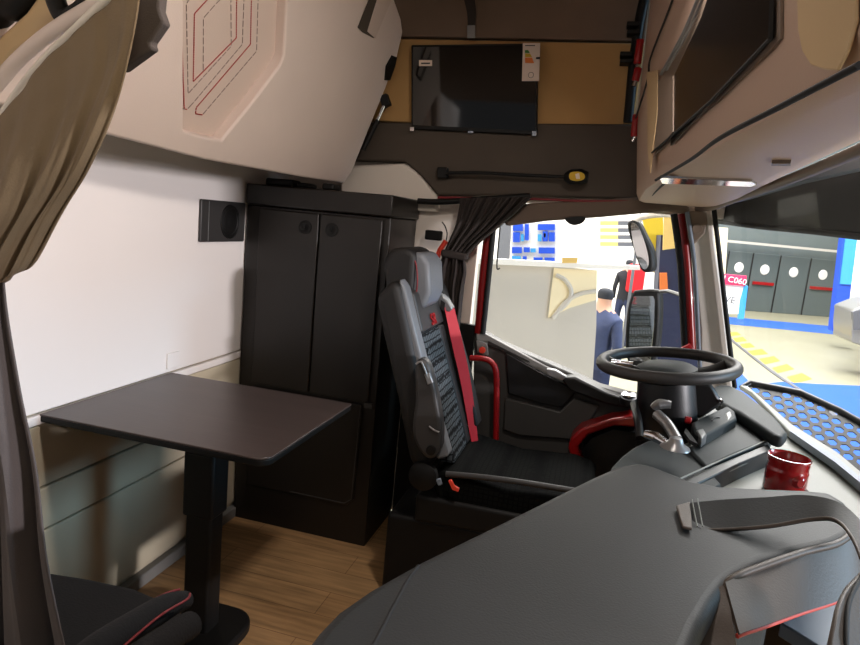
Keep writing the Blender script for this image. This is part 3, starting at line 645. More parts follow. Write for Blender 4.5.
# emblem: an S-shaped mark
text('seat_emblem', 'S', (-0.547, 2.15, 0.968), (0, 1, 0), (-0.32, 0, 1), 0.06, 'red_plastic', ds, 0.002)
text('seat_emblem', 'R', (-0.547, 2.185, 0.968), (0, 1, 0), (-0.32, 0, 1), 0.06, 'red_plastic', ds, 0.002)
# armrest folded up along the near side
ar = prism('armrest', smooth_poly([(-0.527,1.900,0.834),(-0.524,1.900,0.867),(-0.508,1.900,0.879),(-0.487,1.900,0.866),(-0.467,1.900,0.824),(-0.444,1.900,0.755),(-0.423,1.900,0.676),(-0.417,1.900,0.617),(-0.426,1.900,0.571),(-0.455,1.900,0.555),(-0.483,1.900,0.574),(-0.507,1.900,0.610),(-0.518,1.900,0.659),(-0.516,1.900,0.743)]), (0, 0.055, 0), 'arm_grey', ds, bevel=0.012, seg=3)
lathe('armrest_knob', (-0.447,1.900,0.587), (0, -1, 0), [(0.017, 0), (0.016, 0.006), (0.0, 0.008)], 'black', ds)
tube('armrest_edge_trim', [(-0.522,1.895,0.862),(-0.506,1.895,0.871),(-0.491,1.895,0.847),(-0.478,1.895,0.823)], 0.0035, 'silver', ds)
tube('armrest_edge_trim', [(-0.460,1.895,0.667),(-0.443,1.895,0.657),(-0.426,1.895,0.653)], 0.003, 'silver', ds)
prism('hinge_block', [(-0.492,1.893,0.834),(-0.476,1.893,0.840),(-0.460,1.893,0.810),(-0.479,1.893,0.800)], (0, 0.012, 0), 'silver', ds, bevel=0.003)
# cushion
slab('seat_cushion', ((-0.46, 0.46), (-0.4, 0.5), (-0.2, 0.47), (0.0, 0.485), (0.075, 0.47), (0.085, 0.43), (0.06, 0.39), (-0.42, 0.37)), 1.97, 2.42, 'hexdark', bevel=0.025)
tube('cushion_piping', [(-0.403,1.962,0.491),(-0.289,1.962,0.503),(-0.159,1.962,0.512),(-0.001,1.962,0.517),(0.060,1.962,0.523)], 0.010, 'arm_grey', ds)
slab('seat_pan', ((-0.5, 0.4), (0.06, 0.405), (0.04, 0.32), (-0.5, 0.3)), 1.96, 2.43, 'black', bevel=0.015)
slab('seat_base', ((-0.60, 0.30), (-0.02, 0.32), (-0.02, 0.16), (-0.10, 0.0), (-0.60, 0.0)), 1.98, 2.40, 'black', bevel=0.015)
lathe('pivot_cover', (-0.475,1.950,0.478), (0, -1, 0), [(0.05, 0), (0.048, 0.02), (0.035, 0.028), (0.0, 0.03)], 'black', ds)
prism('recline_lever', [(-0.388,1.930,0.482),(-0.378,1.930,0.487),(-0.366,1.930,0.469),(-0.349,1.930,0.462),(-0.351,1.930,0.451),(-0.371,1.930,0.454)], (0, 0.012, 0), 'orange_red', ds, bevel=0.002)
prism('grey_lever', [(-0.431,1.930,0.477),(-0.415,1.930,0.483),(-0.406,1.930,0.464),(-0.419,1.930,0.458)], (0, 0.012, 0), 'light_blue_grey', ds, bevel=0.003)
# belt outlet and webbing
prism('belt_outlet', [(-0.587,2.300,1.035),(-0.574,2.300,1.056),(-0.536,2.300,1.026),(-0.513,2.300,0.995),(-0.524,2.300,0.982),(-0.556,2.300,0.990)], (0, 0.05, 0), 'silver', ds, bevel=0.004)
prism('belt_outlet_slot', [(-0.558,2.295,1.024),(-0.541,2.295,1.015),(-0.542,2.295,0.984),(-0.558,2.295,0.990)], (0, 0.02, 0), 'rubber', ds)
blt = ribbon('red_seat_belt', list(zip([(-0.545,2.300,0.999),(-0.500,2.300,0.859),(-0.450,2.300,0.711),(-0.407,2.300,0.560),(-0.382,2.300,0.476)], [(-0.513,2.330,0.996),(-0.464,2.330,0.859),(-0.417,2.330,0.709),(-0.381,2.330,0.555),(-0.365,2.330,0.474)])), 1, 0.003, 'red_belt', ds)
# orange-red lever on the wall behind the seat
an = thing('belt_anchor', 'orange-red belt anchor lever on the cream wall behind the driver headrest', 'anchor', (-0.66, 2.57, 1.2))
tube('anchor_lever', [(-0.651,2.530,1.152),(-0.639,2.530,1.199),(-0.617,2.530,1.237)], 0.011, 'orange_red', an, smooth=False)
box('anchor_mount', (-0.71, 2.53, 1.235), (-0.64, 2.56, 1.275), 'black', an, bevel=0.006)
tag(tube('thin_wire', [(-0.648,2.555,1.312),(-0.634,2.555,1.297),(-0.622,2.555,1.269),(-0.623,2.555,1.237)], 0.0025, 'black'), 'thin black wire sticking up from the wall behind the seat', 'wire')

# ================================================================== STEERING
sw = thing('steering_wheel', 'dark leather steering wheel on its column in front of the driver seat', 'steering wheel', (0.235, 2.03, 0.80))
WC = V((0.235, 2.03, 0.948)); WN = V((-0.11, -0.02, 1)).normalized()
wu = V((1, 0, 0.11)).normalized(); wv = WN.cross(wu)
tube('rim', [WC + (wu * math.cos(a) + wv * math.sin(a)) * 0.193 for a in [i * math.pi / 12 for i in range(24)]], 0.018, 'arm_grey', sw, closed=True, n=14)
lathe('hub_pad', WC - WN * 0.012, WN, [(0.0, 0.012), (0.07, 0.012), (0.088, 0.002), (0.09, -0.02), (0.06, -0.05), (0.0, -0.05)], 'dash', sw)
for a in (15, 165, 262, 278):
    c = math.cos(math.radians(a)); s = math.sin(math.radians(a)); d = wu * c + wv * s
    tube('spoke', [WC - WN * 0.03 + d * 0.07, WC - WN * 0.02 + d * 0.14, WC + d * 0.188], 0.016, 'dash_dark', sw, flat=0.5)
tube('spoke_trim', [WC - WN * 0.005 + wu * -0.1, WC - WN * 0.0 + wu * -0.165], 0.009, 'chrome', sw)
# column
cm = thing('steering_column', 'black steering column shroud with stalks below the steering wheel', 'column', (0.27, 2.03, 0.5))
bm = bmesh.new(); add_tube(bm, [WC - WN * 0.05 + V((0.0, 0, 0)), WC + V((0.02, 0, -0.14)), WC + V((0.05, 0, -0.30)), WC + V((0.10, 0, -0.50))], 0.1, 20, rs=[0.085, 0.09, 0.08, 0.08])
finish('column_shroud', bm, 'dash_dark', cm)
tube('stalk_arm', [(0.192,1.712,0.870),(0.218,1.675,0.856),(0.239,1.634,0.833)], 0.014, 'silver', cm)
bm = bmesh.new(); add_tube(bm, [(0.183,1.732,0.880),(0.198,1.728,0.894),(0.225,1.725,0.897)], 0.012, 12, rs=[0.012, 0.02, 0.014], flat=0.6); finish('stalk_head', bm, 'silver', cm)
lathe('chrome_ring', (0.234,1.610,0.819), (0, 0, 1), [(0.0, 0.028), (0.014, 0.026), (0.02, 0.012), (0.034, 0.004), (0.036, 0), (0.030, -0.002), (0.0, -0.002)], 'silver', cm)
tube('stalk_lever', [(0.165,1.656,0.828),(0.191,1.642,0.829),(0.223,1.617,0.819)], 0.012, 'chrome', cm, rs=[0.010, 0.014, 0.009])
tube('side_lever', [(0.154,1.997,0.816),(0.163,1.891,0.797),(0.171,1.835,0.761)], 0.012, 'dash_dark', cm)
kn = thing('dial_knob', 'silver-ringed round knob at the end of the door ledge', 'knob', (0.166,2.470,0.722))
lathe('knob_ring', (0.167,2.470,0.714), (0, -0.3, 1), [(0.03, -0.02), (0.034, 0.0), (0.03, 0.012), (0.022, 0.014), (0.0, 0.012)], 'dash_dark', kn)
lathe('knob_cap', V((0.166,2.470,0.722)) + V((0, 0, 0.008)), (0, -0.3, 1), [(0.024, 0), (0.026, 0.004), (0.018, 0.008), (0.0, 0.007)], 'chrome', kn)

# ================================================================== DASHBOARD
db = thing('dashboard', 'grey plastic dashboard running below the windscreen behind the steering wheel', 'dashboard', (0.5, 1.6, 0.4))
bm = bmesh.new(); add_prism(bm, [(0.22, 2.55, 0.60), (0.56, 2.55, 0.60), (0.60, 2.57, 0.60), (0.72, 1.7, 0.60), (0.74, 1.30, 0.60), (0.52, 1.30, 0.60), (0.36, 1.55, 0.60), (0.25, 1.80, 0.60)], (0, 0, -0.55)); finish('dash_body', bm, 'dash_dark', db, bevel=0.01)
# light grey top shelf under the screen
tp = [(0.302,1.593,0.735),(0.165,1.645,0.735),(0.422,2.203,0.735),(0.643,2.603,0.735),(0.694,2.329,0.735),(0.750,2.064,0.735),(0.782,1.735,0.735),(0.691,1.476,0.735),(0.644,1.500,0.735)]
prism('dash_top', tp, (0, 0, -0.12), 'dash_light', db, bevel=0.012)
prism('windscreen_base_trim', [(0.620,2.820,0.760),(0.644,2.712,0.760),(0.644,2.173,0.760),(0.690,1.910,0.760),(0.708,1.606,0.760),(0.747,1.683,0.760),(0.734,2.028,0.760),(0.678,2.282,0.760),(0.652,2.823,0.760)], (0, 0, -0.02), 'dash_light', db, bevel=0.004)
prism('blue_glass_edge', [(0.642,2.166,0.765),(0.687,1.903,0.765),(0.709,1.611,0.765),(0.722,1.635,0.765),(0.708,1.947,0.765),(0.662,2.221,0.765)], (0, 0, -0.02), 'light_blue_grey', db)
tube('dark_gap_line', [(0.550,1.830,0.742),(0.558,1.680,0.742),(0.564,1.634,0.742),(0.556,1.468,0.742)], 0.006, 'rubber', db)
# instrument hood
prism('column_surround', [(0.243,1.951,0.700),(0.411,2.635,0.700),(0.627,2.806,0.700),(0.658,2.473,0.700),(0.503,2.076,0.700),(0.344,1.866,0.700)], (0, 0, -0.1), 'dash_dark', db, bevel=0.01)
prism('instrument_hood', [(0.436,2.403,0.820),(0.475,2.478,0.820),(0.514,2.488,0.820),(0.548,2.401,0.820),(0.566,2.232,0.820),(0.576,2.072,0.820),(0.569,1.934,0.820),(0.543,1.873,0.820),(0.519,1.878,0.820),(0.499,1.973,0.820),(0.468,2.097,0.820),(0.422,2.205,0.820)], (0, 0, -0.035), 'dash', db, bevel=0.014, seg=4)
# central panels: two lids with gap between
prism('panel_lid', [(0.283,1.746,0.785),(0.366,1.882,0.785),(0.495,2.180,0.785),(0.521,2.161,0.785),(0.542,2.095,0.785),(0.556,2.020,0.785),(0.531,1.948,0.785),(0.422,1.790,0.785),(0.312,1.616,0.785),(0.299,1.675,0.785)], (0, 0, -0.04), 'dash', db, bevel=0.006)
prism('panel_lid', [(0.075,1.426,0.775),(0.089,1.524,0.775),(0.114,1.611,0.775),(0.142,1.689,0.775),(0.188,1.784,0.775),(0.255,1.831,0.775),(0.288,1.779,0.775),(0.304,1.707,0.775),(0.315,1.645,0.775),(0.336,1.536,0.775),(0.271,1.410,0.775),(0.146,1.392,0.775)], (0, 0, -0.05), 'dash', db, bevel=0.006)
tube('lid_trim', [(0.219,1.457,0.787),(0.309,1.602,0.787),(0.418,1.774,0.787),(0.540,1.966,0.787)], 0.002, 'dash_light', db)
prism('gap_panel', [(0.207,1.433,0.780),(0.311,1.608,0.780),(0.419,1.771,0.780),(0.520,1.921,0.780),(0.518,1.867,0.780),(0.406,1.702,0.780),(0.257,1.465,0.780)], (0, 0, -0.06), 'dash_dark', db, bevel=0.003)
tube('lid_trim', [(0.257,1.490,0.770),(0.322,1.580,0.770),(0.409,1.709,0.770),(0.481,1.825,0.770)], 0.003, 'dash_light', db)
# switch block with silver ends
prism('switch_block', [(0.310,1.897,0.815),(0.455,2.180,0.815),(0.463,2.112,0.815),(0.453,2.026,0.815),(0.318,1.760,0.815),(0.305,1.797,0.815)], (0, 0, -0.035), 'dash', db, bevel=0.006)
prism('switch_block_end', [(0.309,1.812,0.817),(0.332,1.844,0.817),(0.334,1.789,0.817),(0.315,1.743,0.817)], (0, 0, -0.03), 'silver', db, bevel=0.004)
prism('switch_block_end', [(0.425,2.057,0.817),(0.448,2.107,0.817),(0.443,2.035,0.817),(0.419,1.977,0.817)], (0, 0, -0.03), 'silver', db, bevel=0.004)
tube('switch_mark', [(0.369,1.938,0.817),(0.384,1.979,0.817),(0.399,1.988,0.817)], 0.0015, 'ink', db, n=6)
box('red_button', [c - 0.009 for c in (0.301,1.912,0.815)], [c + 0.009 for c in (0.301,1.912,0.815)], 'red_plastic', db, bevel=0.003)
prism('vent_hole', [(0.290,1.856,0.806),(0.300,1.769,0.806),(0.304,1.720,0.806),(0.287,1.744,0.806),(0.280,1.812,0.806)], (0, 0, -0.01), 'rubber', db)
tube('display_bracket', [(0.362,2.005,0.855),(0.371,2.011,0.880),(0.390,2.014,0.870),(0.399,1.994,0.864)], 0.004, 'chrome', db, smooth=False)
prism('display_binnacle', [(0.303,2.000,0.909),(0.364,2.000,0.912),(0.406,2.000,0.858),(0.348,2.000,0.798),(0.300,2.000,0.815)], (0, 0.25, 0), 'dash_dark', db, bevel=0.01)

# honeycomb grille seen through the screen
hg = thing('honeycomb_grille', 'black plate with hexagon holes outside the base of the windscreen', 'grille', (1.0, 2.3, 0.6))
pa = V((0.706,3.114,0.701)); pb = V((1.151,2.901,0.618)); pc = V((1.107,2.711,0.491))
gn = (pb - pa).cross(pc - pa).normalized(); gu = (pb - pa).normalized(); gv = gn.cross(gu)
CAM = V((0, 0, 1.315))
def onpl(v):  # point of the grille plane seen along v from the cab
    d = V(v) - CAM; return CAM + d * ((pa - CAM).dot(gn) / d.dot(gn))
og = [onpl(p) for p in [(0.479,2.144,0.884),(0.501,2.153,0.902),(0.548,2.164,0.897),(0.657,2.190,0.886),(0.785,2.216,0.841),(0.916,2.240,0.782),(0.976,2.237,0.674),(0.936,2.219,0.626),(0.791,2.191,0.682),(0.678,2.168,0.721),(0.593,2.157,0.782),(0.533,2.152,0.846)]]
def in2(p, poly, marg):
    x, y = (p - pa).dot(gu), (p - pa).dot(gv); P = [((q - pa).dot(gu), (q - pa).dot(gv)) for q in poly]
    ins = False; md = 9
    for i in range(len(P)):
        x1, y1 = P[i]; x2, y2 = P[(i + 1) % len(P)]
        if (y1 > y) != (y2 > y) and x < (x2 - x1) * (y - y1) / (y2 - y1) + x1: ins = not ins
        L2 = (x2 - x1) ** 2 + (y2 - y1) ** 2; t = max(0, min(1, ((x - x1) * (x2 - x1) + (y - y1) * (y2 - y1)) / L2))
        md = min(md, math.hypot(x - x1 - t * (x2 - x1), y - y1 - t * (y2 - y1)))
    return ins and md > marg
hs = []
pit = 0.047
for i in range(-20, 60):
    for j in range(-20, 30):
        c = pa + gu * (i + 0.5 * (j % 2)) * pit + gv * j * pit * 0.866
        if in2(c, og, 0.022): hs.append([c + (gu * math.cos(math.radians(30 + 60 * k)) + gv * math.sin(math.radians(30 + 60 * k))) * 0.0185 for k in range(6)])
holed('grille_plate', og, hs, gn * 0.006, 'hex', hg)
tube('grille_rim', og[:6], 0.016, 'hex', hg, smooth=False)

# mug
mg = thing('red_mug', 'shiny dark red enamel mug on the dashboard by the grey strap', 'mug', (0.505,1.671,0.735))
mc = V((0.505,1.671,0.735))
lathe('mug_cup', mc, (0, 0, 1), [(0.0, 0.0), (0.044, 0.0), (0.047, 0.006), (0.047, 0.055), (0.0475, 0.060), (0.0455, 0.064), (0.0455, 0.074), (0.047, 0.079), (0.0465, 0.085), (0.049, 0.090), (0.048, 0.093), (0.044, 0.088), (0.041, 0.05), (0.041, 0.012), (0.0, 0.010)], 'red_mug', mg)
lathe('mug_boss', mc + V((0.016, -0.042, 0.046)), (0.3, -1, 0), [(0.017, 0), (0.014, 0.006), (0.009, 0.01), (0.0, 0.01)], 'red_mug', mg)
tube('chrome_rim', [mc + V((math.cos(a) * 0.048, math.sin(a) * 0.048, 0.0925)) for a in [i * math.pi / 8 for i in range(16)]], 0.0009, 'chrome', mg, closed=True, n=6)

# ================================================================== FOREGROUND FOLDED SEATBACK
fs = thing('folded_seatback', 'large grey leather seatback folded flat in the foreground with a strap handle', 'seat', (0.15, 1.0, 0))
padp = [(-0.270,0.468,0.800),(-0.282,0.588,0.800),(-0.283,0.635,0.800),(-0.282,0.674,0.800),(-0.276,0.722,0.800),(-0.256,0.783,0.800),(-0.210,0.886,0.800),(-0.085,1.127,0.800),(0.037,1.366,0.800),(0.091,1.464,0.800),(0.136,1.515,0.800),(0.176,1.516,0.800),(0.218,1.485,0.800),(0.254,1.460,0.800),(0.305,1.457,0.800),(0.382,1.484,0.800),(0.495,1.530,0.800),(0.560,1.546,0.800),(0.578,1.493,0.800),(0.560,1.394,0.800),(0.531,1.313,0.800),(0.491,1.265,0.800),(0.403,1.186,0.800),(0.331,1.118,0.800),(0.284,1.061,0.800),(0.256,1.017,0.800),(0.229,0.957,0.800),(0.199,0.881,0.800),(0.174,0.805,0.800),(0.122,0.616,0.800)]
prism('seatback_pad', padp, (0, 0, -0.055), 'grey_leather', fs, bevel=0.022, seg=5)
prism('seat_cushion_under', [V((p[0] * 0.86 + 0.01, p[1] * 0.86 + 0.1, 0.725)) for p in padp if p[0] < 0.42], (0, 0, -0.30), 'grey_leather', fs, bevel=0.02)
box('seat_pedestal', (-0.12, 0.75, 0.0), (0.22, 1.2, 0.43), 'black', fs, bevel=0.02)
tube('pad_seam', [(-0.206,0.864,0.799),(-0.209,0.822,0.799),(-0.208,0.755,0.799),(-0.206,0.665,0.799),(-0.206,0.567,0.799)], 0.003, 'rubber', fs)
# hanging side flap with red piping
def drop(p, dz): return (p[0], p[1], p[2] + dz)
e1 = [(0.260,1.030,0.785),(0.290,1.077,0.785),(0.337,1.135,0.785),(0.410,1.204,0.785),(0.499,1.283,0.785),(0.548,1.339,0.785)]
e2 = [(0.259,1.000,0.762),(0.281,1.000,0.730),(0.313,1.000,0.751),(0.356,1.000,0.781),(0.394,1.000,0.812),(0.424,1.000,0.850)]
e1q = [(0.248,1.014,0.798),(0.283,1.054,0.798),(0.326,1.097,0.801),(0.390,1.147,0.810),(0.467,1.209,0.815),(0.494,1.238,0.822),(0.519,1.277,0.832)]
e2q = [(0.260,0.938,0.762),(0.273,0.951,0.762),(0.310,0.991,0.757),(0.373,1.050,0.758),(0.450,1.122,0.757),(0.494,1.175,0.759),(0.520,1.225,0.766)]
ribbon('side_flap', list(zip(e1q, e2q)), -1, 0.006, 'taupe_leather', fs)
ribbon('side_flap_end', list(zip([(0.247,1.013,0.794),(0.233,0.998,0.777),(0.218,0.967,0.750),(0.200,0.926,0.723)], [(0.251,1.008,0.789),(0.257,0.981,0.776),(0.259,0.943,0.762),(0.260,0.913,0.738)])), 1, 0.01, 'taupe_leather', fs)
tube('red_piping', e2q, 0.0035, 'piping_red', fs)
tube('top_edge_welt', [(0.217,0.970,0.742),(0.237,1.001,0.772),(0.255,1.025,0.792),(0.281,1.049,0.804),(0.388,1.142,0.817),(0.464,1.204,0.822),(0.511,1.265,0.832)], 0.006, 'taupe_leather', fs)
# strap handle
sa = [(0.229,1.278,0.816),(0.284,1.290,0.829),(0.362,1.292,0.850),(0.424,1.281,0.872),(0.465,1.241,0.884),(0.480,1.171,0.881),(0.485,1.096,0.866)]
sb = [(0.233,1.208,0.793),(0.284,1.212,0.804),(0.356,1.214,0.826),(0.421,1.214,0.854),(0.445,1.181,0.872),(0.450,1.119,0.870),(0.447,1.054,0.855)]
ribbon('strap_handle', list(zip(sa, sb)), 1, 0.006, 'grey_leather', fs)
tube('strap_hem', sb, 0.003, 'taupe_leather', fs)
prism('strap_anchor', [(0.203,1.266,0.805),(0.233,1.300,0.805),(0.221,1.173,0.805),(0.204,1.173,0.805)], (0, 0, 0.006), 'taupe_leather', fs, bevel=0.002)
for k in (0.0, 0.06):
    a = V(sa[0]).lerp(V(sa[1]), k * 3 + 0.04); b = V(sb[0]).lerp(V(sb[1]), k * 3 + 0.04)
    tube('strap_stitch', [a + V((0, -0.002, 0.008)), b + V((0, -0.002, 0.008))], 0.0013, 'dash_light', fs, smooth=False, n=6)
# pad and dark items at lower right
lr = thing('brown_bolster', 'brown padded bolster at the lower right beside the red-piped flap', 'cushion', (0.36, 0.9, 0.6))
prism('bolster_body', smooth_poly([(0.342,0.855,0.891),(0.371,0.905,0.897),(0.425,0.963,0.908),(0.445,0.921,0.878),(0.398,0.797,0.837),(0.322,0.758,0.844),(0.313,0.780,0.864),(0.326,0.818,0.882)]), (0.02, 0.05, -0.10), 'taupe_leather', lr, bevel=0.01)
tube('bolster_seam', [(0.393,0.926,0.898),(0.361,0.869,0.887),(0.344,0.820,0.872),(0.333,0.772,0.850)], 0.003, 'rubber', lr)
tag(prism('grey_side_tray', [(0.418,1.262,0.620),(0.673,1.551,0.620),(0.612,1.286,0.620),(0.507,1.171,0.620)], (0, 0, -0.03), 'light_blue_grey', bevel=0.004), 'blue-grey plastic tray below the red-piped flap', 'tray')

# ================================================================== BENCH LOWER LEFT
bn = thing('bench_seat', 'black cloth bench seat with dark red piping at the lower left', 'bench', (-0.95, 0.85, 0))
prism('bench_cushion', [(-1.144,1.080,0.450),(-1.022,1.099,0.450),(-0.906,1.107,0.450),(-0.820,1.094,0.450),(-0.746,1.072,0.450),(-0.721,0.923,0.450),(-0.699,0.754,0.450),(-0.778,0.662,0.450),(-0.997,0.706,0.450),(-1.286,1.053,0.450)], (0, 0, -0.14), 'black_soft', bn, bevel=0.02, seg=4)
prism('bench_base', [(-1.050,1.071,0.300),(-0.867,1.110,0.300),(-0.777,1.044,0.300),(-0.753,0.885,0.300),(-0.918,0.822,0.300),(-1.131,0.967,0.300)], (0, 0, -0.30), 'black', bn, bevel=0.01)
bm = bmesh.new(); add_tube(bm, [(-0.666,0.950,0.572),(-0.668,0.900,0.590),(-0.671,0.807,0.606),(-0.674,0.735,0.614),(-0.676,0.671,0.610)], 0.024, 14, rs=[0.016, 0.024, 0.024, 0.024]); finish('bolster_roll', bm, 'black_soft', bn)
tube('red_piping', [(-0.680,0.949,0.591),(-0.684,0.898,0.606),(-0.681,0.808,0.623),(-0.681,0.725,0.626),(-0.678,0.673,0.627)], 0.0022, 'piping_dark', bn)
tube('red_piping', [(-0.638,0.921,0.609),(-0.632,0.902,0.610),(-0.644,0.847,0.610),(-0.644,0.763,0.611),(-0.636,0.714,0.615)], 0.0022, 'piping_dark', bn)
bm = bmesh.new(); add_tube(bm, [(-0.625,0.906,0.560),(-0.625,0.855,0.572),(-0.623,0.785,0.585),(-0.611,0.717,0.595)], 0.024, 14); finish('bolster_roll', bm, 'black_soft', bn)

# ================================================================== NEAR CURTAIN (left)
nc = thing('grey_brown_curtain', 'large grey-brown curtain tied back in the left foreground', 'curtain', (-0.9, 0.75, 0.3))
U = list(zip([(-1.016,0.780,1.299),(-1.007,0.780,1.268),(-1.008,0.780,1.229),(-1.020,0.780,1.193),(-1.043,0.780,1.153)], [(-0.622,0.780,1.587),(-0.629,0.780,1.507),(-0.694,0.780,1.425),(-0.741,0.780,1.329),(-0.810,0.780,1.223)]))
rowsU = []
L1 = [(-0.978,0.800,1.357),(-1.042,0.800,1.290),(-1.088,0.800,1.222),(-1.112,0.800,1.170),(-1.093,0.800,1.118)]
R1_ = [(-0.625,0.800,1.607),(-0.682,0.800,1.492),(-0.718,0.800,1.416),(-0.767,0.800,1.319),(-0.835,0.800,1.230)]
TL = [(-0.937,0.800,1.393),(-0.888,0.800,1.440),(-0.840,0.800,1.488),(-0.786,0.800,1.531),(-0.737,0.800,1.564),(-0.700,0.800,1.594),(-0.668,0.800,1.625)]
ML = [(-0.937,0.750,1.317),(-0.860,0.750,1.372),(-0.797,0.750,1.414),(-0.733,0.750,1.453),(-0.690,0.750,1.480),(-0.658,0.750,1.504),(-0.634,0.750,1.542)]
ML2 = [(-0.917,0.710,1.263),(-0.842,0.710,1.306),(-0.777,0.710,1.345),(-0.722,0.710,1.374),(-0.685,0.710,1.397),(-0.650,0.710,1.419),(-0.627,0.710,1.432)]
ML3 = [(-0.928,0.710,1.214),(-0.862,0.710,1.245),(-0.808,0.710,1.272),(-0.764,0.710,1.297),(-0.727,0.710,1.316),(-0.694,0.710,1.334),(-0.668,0.710,1.349)]
ML4 = [(-1.002,0.750,1.164),(-0.951,0.750,1.185),(-0.902,0.750,1.204),(-0.854,0.750,1.224),(-0.819,0.750,1.243),(-0.786,0.750,1.261),(-0.754,0.750,1.281)]
ML5 = [(-1.081,0.800,1.123),(-1.031,0.800,1.132),(-0.989,0.800,1.142),(-0.951,0.800,1.151),(-0.918,0.800,1.160),(-0.890,0.800,1.172),(-0.862,0.800,1.190)]
ML6 = [(-1.152,0.860,1.091),(-1.105,0.860,1.101),(-1.068,0.860,1.112),(-1.032,0.860,1.125),(-1.000,0.860,1.139),(-0.978,0.860,1.154),(-0.961,0.860,1.170)]
bm = bmesh.new(); g = []
cols = [catmull(r, 10) for r in (TL, ML, ML2, ML3, ML4, ML5, ML6)]
n0 = len(cols[0]); fine = []
for j in range(n0):
    fine.append(catmull([c[j] for c in cols], 8))
K = len(fine[0])
for i in range(K):
    t = i / (K - 1); row = []
    for j in range(n0):
        u = j / (n0 - 1)
        a = 0.002 + 0.006 * t
        row.append(bm.verts.new(fine[j][i] + V((0.2, -1, 0)) * a * (math.sin(u * 23 + 2 * t) + 0.5 * math.sin(u * 51))))
    g.append(row)
for i in range(K - 1):
    for j in range(n0 - 1): bm.faces.new((g[i][j], g[i][j + 1], g[i + 1][j + 1], g[i + 1][j]))
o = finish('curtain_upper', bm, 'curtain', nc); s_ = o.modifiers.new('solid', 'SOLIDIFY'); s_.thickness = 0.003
cloth('curtain_lower', list(zip([(-1.074,0.820,1.132),(-1.146,0.820,1.043),(-1.177,0.820,0.911),(-1.210,0.820,0.752),(-1.245,0.820,0.583),(-1.312,0.820,0.363)], [(-0.941,0.820,1.151),(-0.934,0.820,1.088),(-0.907,0.820,0.964),(-0.871,0.820,0.838),(-0.846,0.820,0.679),(-0.804,0.820,0.509)])), 'curtain_shaded', (0.2, -1, 0), 0.02, 4, parent=nc, ampf=lambda t: 0.4 + 0.8 * t)
prism('folded_corner', [(-0.737,0.830,1.610),(-0.658,0.830,1.610),(-0.661,0.830,1.580),(-0.652,0.830,1.561),(-0.675,0.830,1.533),(-0.671,0.830,1.525),(-0.726,0.830,1.491),(-0.740,0.830,1.535)], (0, 0.02, 0), 'curtain_shaded', nc, bevel=0.004)
tag(tube('cream_curtain_rail', [(-0.970,0.810,1.365),(-0.929,0.810,1.410),(-0.885,0.810,1.460),(-0.840,0.810,1.502),(-0.792,0.810,1.539),(-0.743,0.810,1.576),(-0.712,0.810,1.595)], 0.006, 'pillar'), 'narrow cream curved rail along the top of the grey-brown curtain', 'rail')
tag(tube('pink_cream_trim', [(-1.121,0.900,1.406),(-1.048,0.900,1.467),(-1.000,0.900,1.511),(-0.949,0.900,1.547),(-0.900,0.900,1.575),(-0.845,0.900,1.601),(-0.788,0.900,1.629)], 0.012, 'bunk'), 'pinkish cream trim running behind the curved curtain rail', 'trim')
tag(prism('pale_yellow_panel', [(-1.169,0.980,1.523),(-1.121,0.980,1.577),(-1.060,0.980,1.619),(-1.024,0.980,1.657),(-1.007,0.980,1.640),(-0.998,0.980,1.616),(-0.985,0.980,1.600),(-1.029,0.980,1.578),(-1.089,0.980,1.553),(-1.170,0.980,1.479)], (0, 0.03, 0.0), 'cream_lens', bevel=0.006), 'pale yellow panel at the top left behind the curtain rail', 'panel')  # plain panel in the lens colour, gives off no light
tag(tube('black_strap', [(-0.951,0.930,1.646),(-0.939,0.930,1.614),(-0.922,0.930,1.595),(-0.889,0.930,1.608),(-0.861,0.930,1.642)], 0.016, 'black'), 'black looped strap at the top left above the curtain', 'strap')
tag(tube('black_net_bundle', [(-1.170,0.990,1.590),(-1.122,0.990,1.625),(-1.089,0.990,1.633),(-1.052,0.990,1.667)], 0.024, 'black'), 'bundled black net in the top left corner of the picture', 'net')

# ================================================================== OUTSIDE: HALL
GZ = -0.8
struct(box('hall_floor', (-20, 2.9, GZ - 0.1), (30, 32, GZ), 'concrete', bevel=0))
struct(box('hall_floor', (1.2, -12, GZ - 0.1), (30, 2.9, GZ), 'concrete', bevel=0))
struct(prism('hall_wall', [(2.2, 23.0, GZ), (16, 29.2, GZ), (16, 29.2, 9), (2.2, 23.0, 9)], (-0.15, 0.35, 0), 'wall_hall'))
struct(box('hall_wall', (-14, 17.0, GZ), (2.0, 17.3, 9), 'white', bevel=0))
struct(box('hall_wall', (-12.3, -10, GZ), (-12, 17.0, 9), 'white', bevel=0))  # unseen white wall added as a bright reflection for the door mirrors
struct(prism('hall_beam', [(2.6, 22.9, 1.5), (9.2, 25.85, 1.5), (9.2, 25.85, 1.58), (2.6, 22.9, 1.58)], (0.1, -0.12, 0), 'booth_grey'))
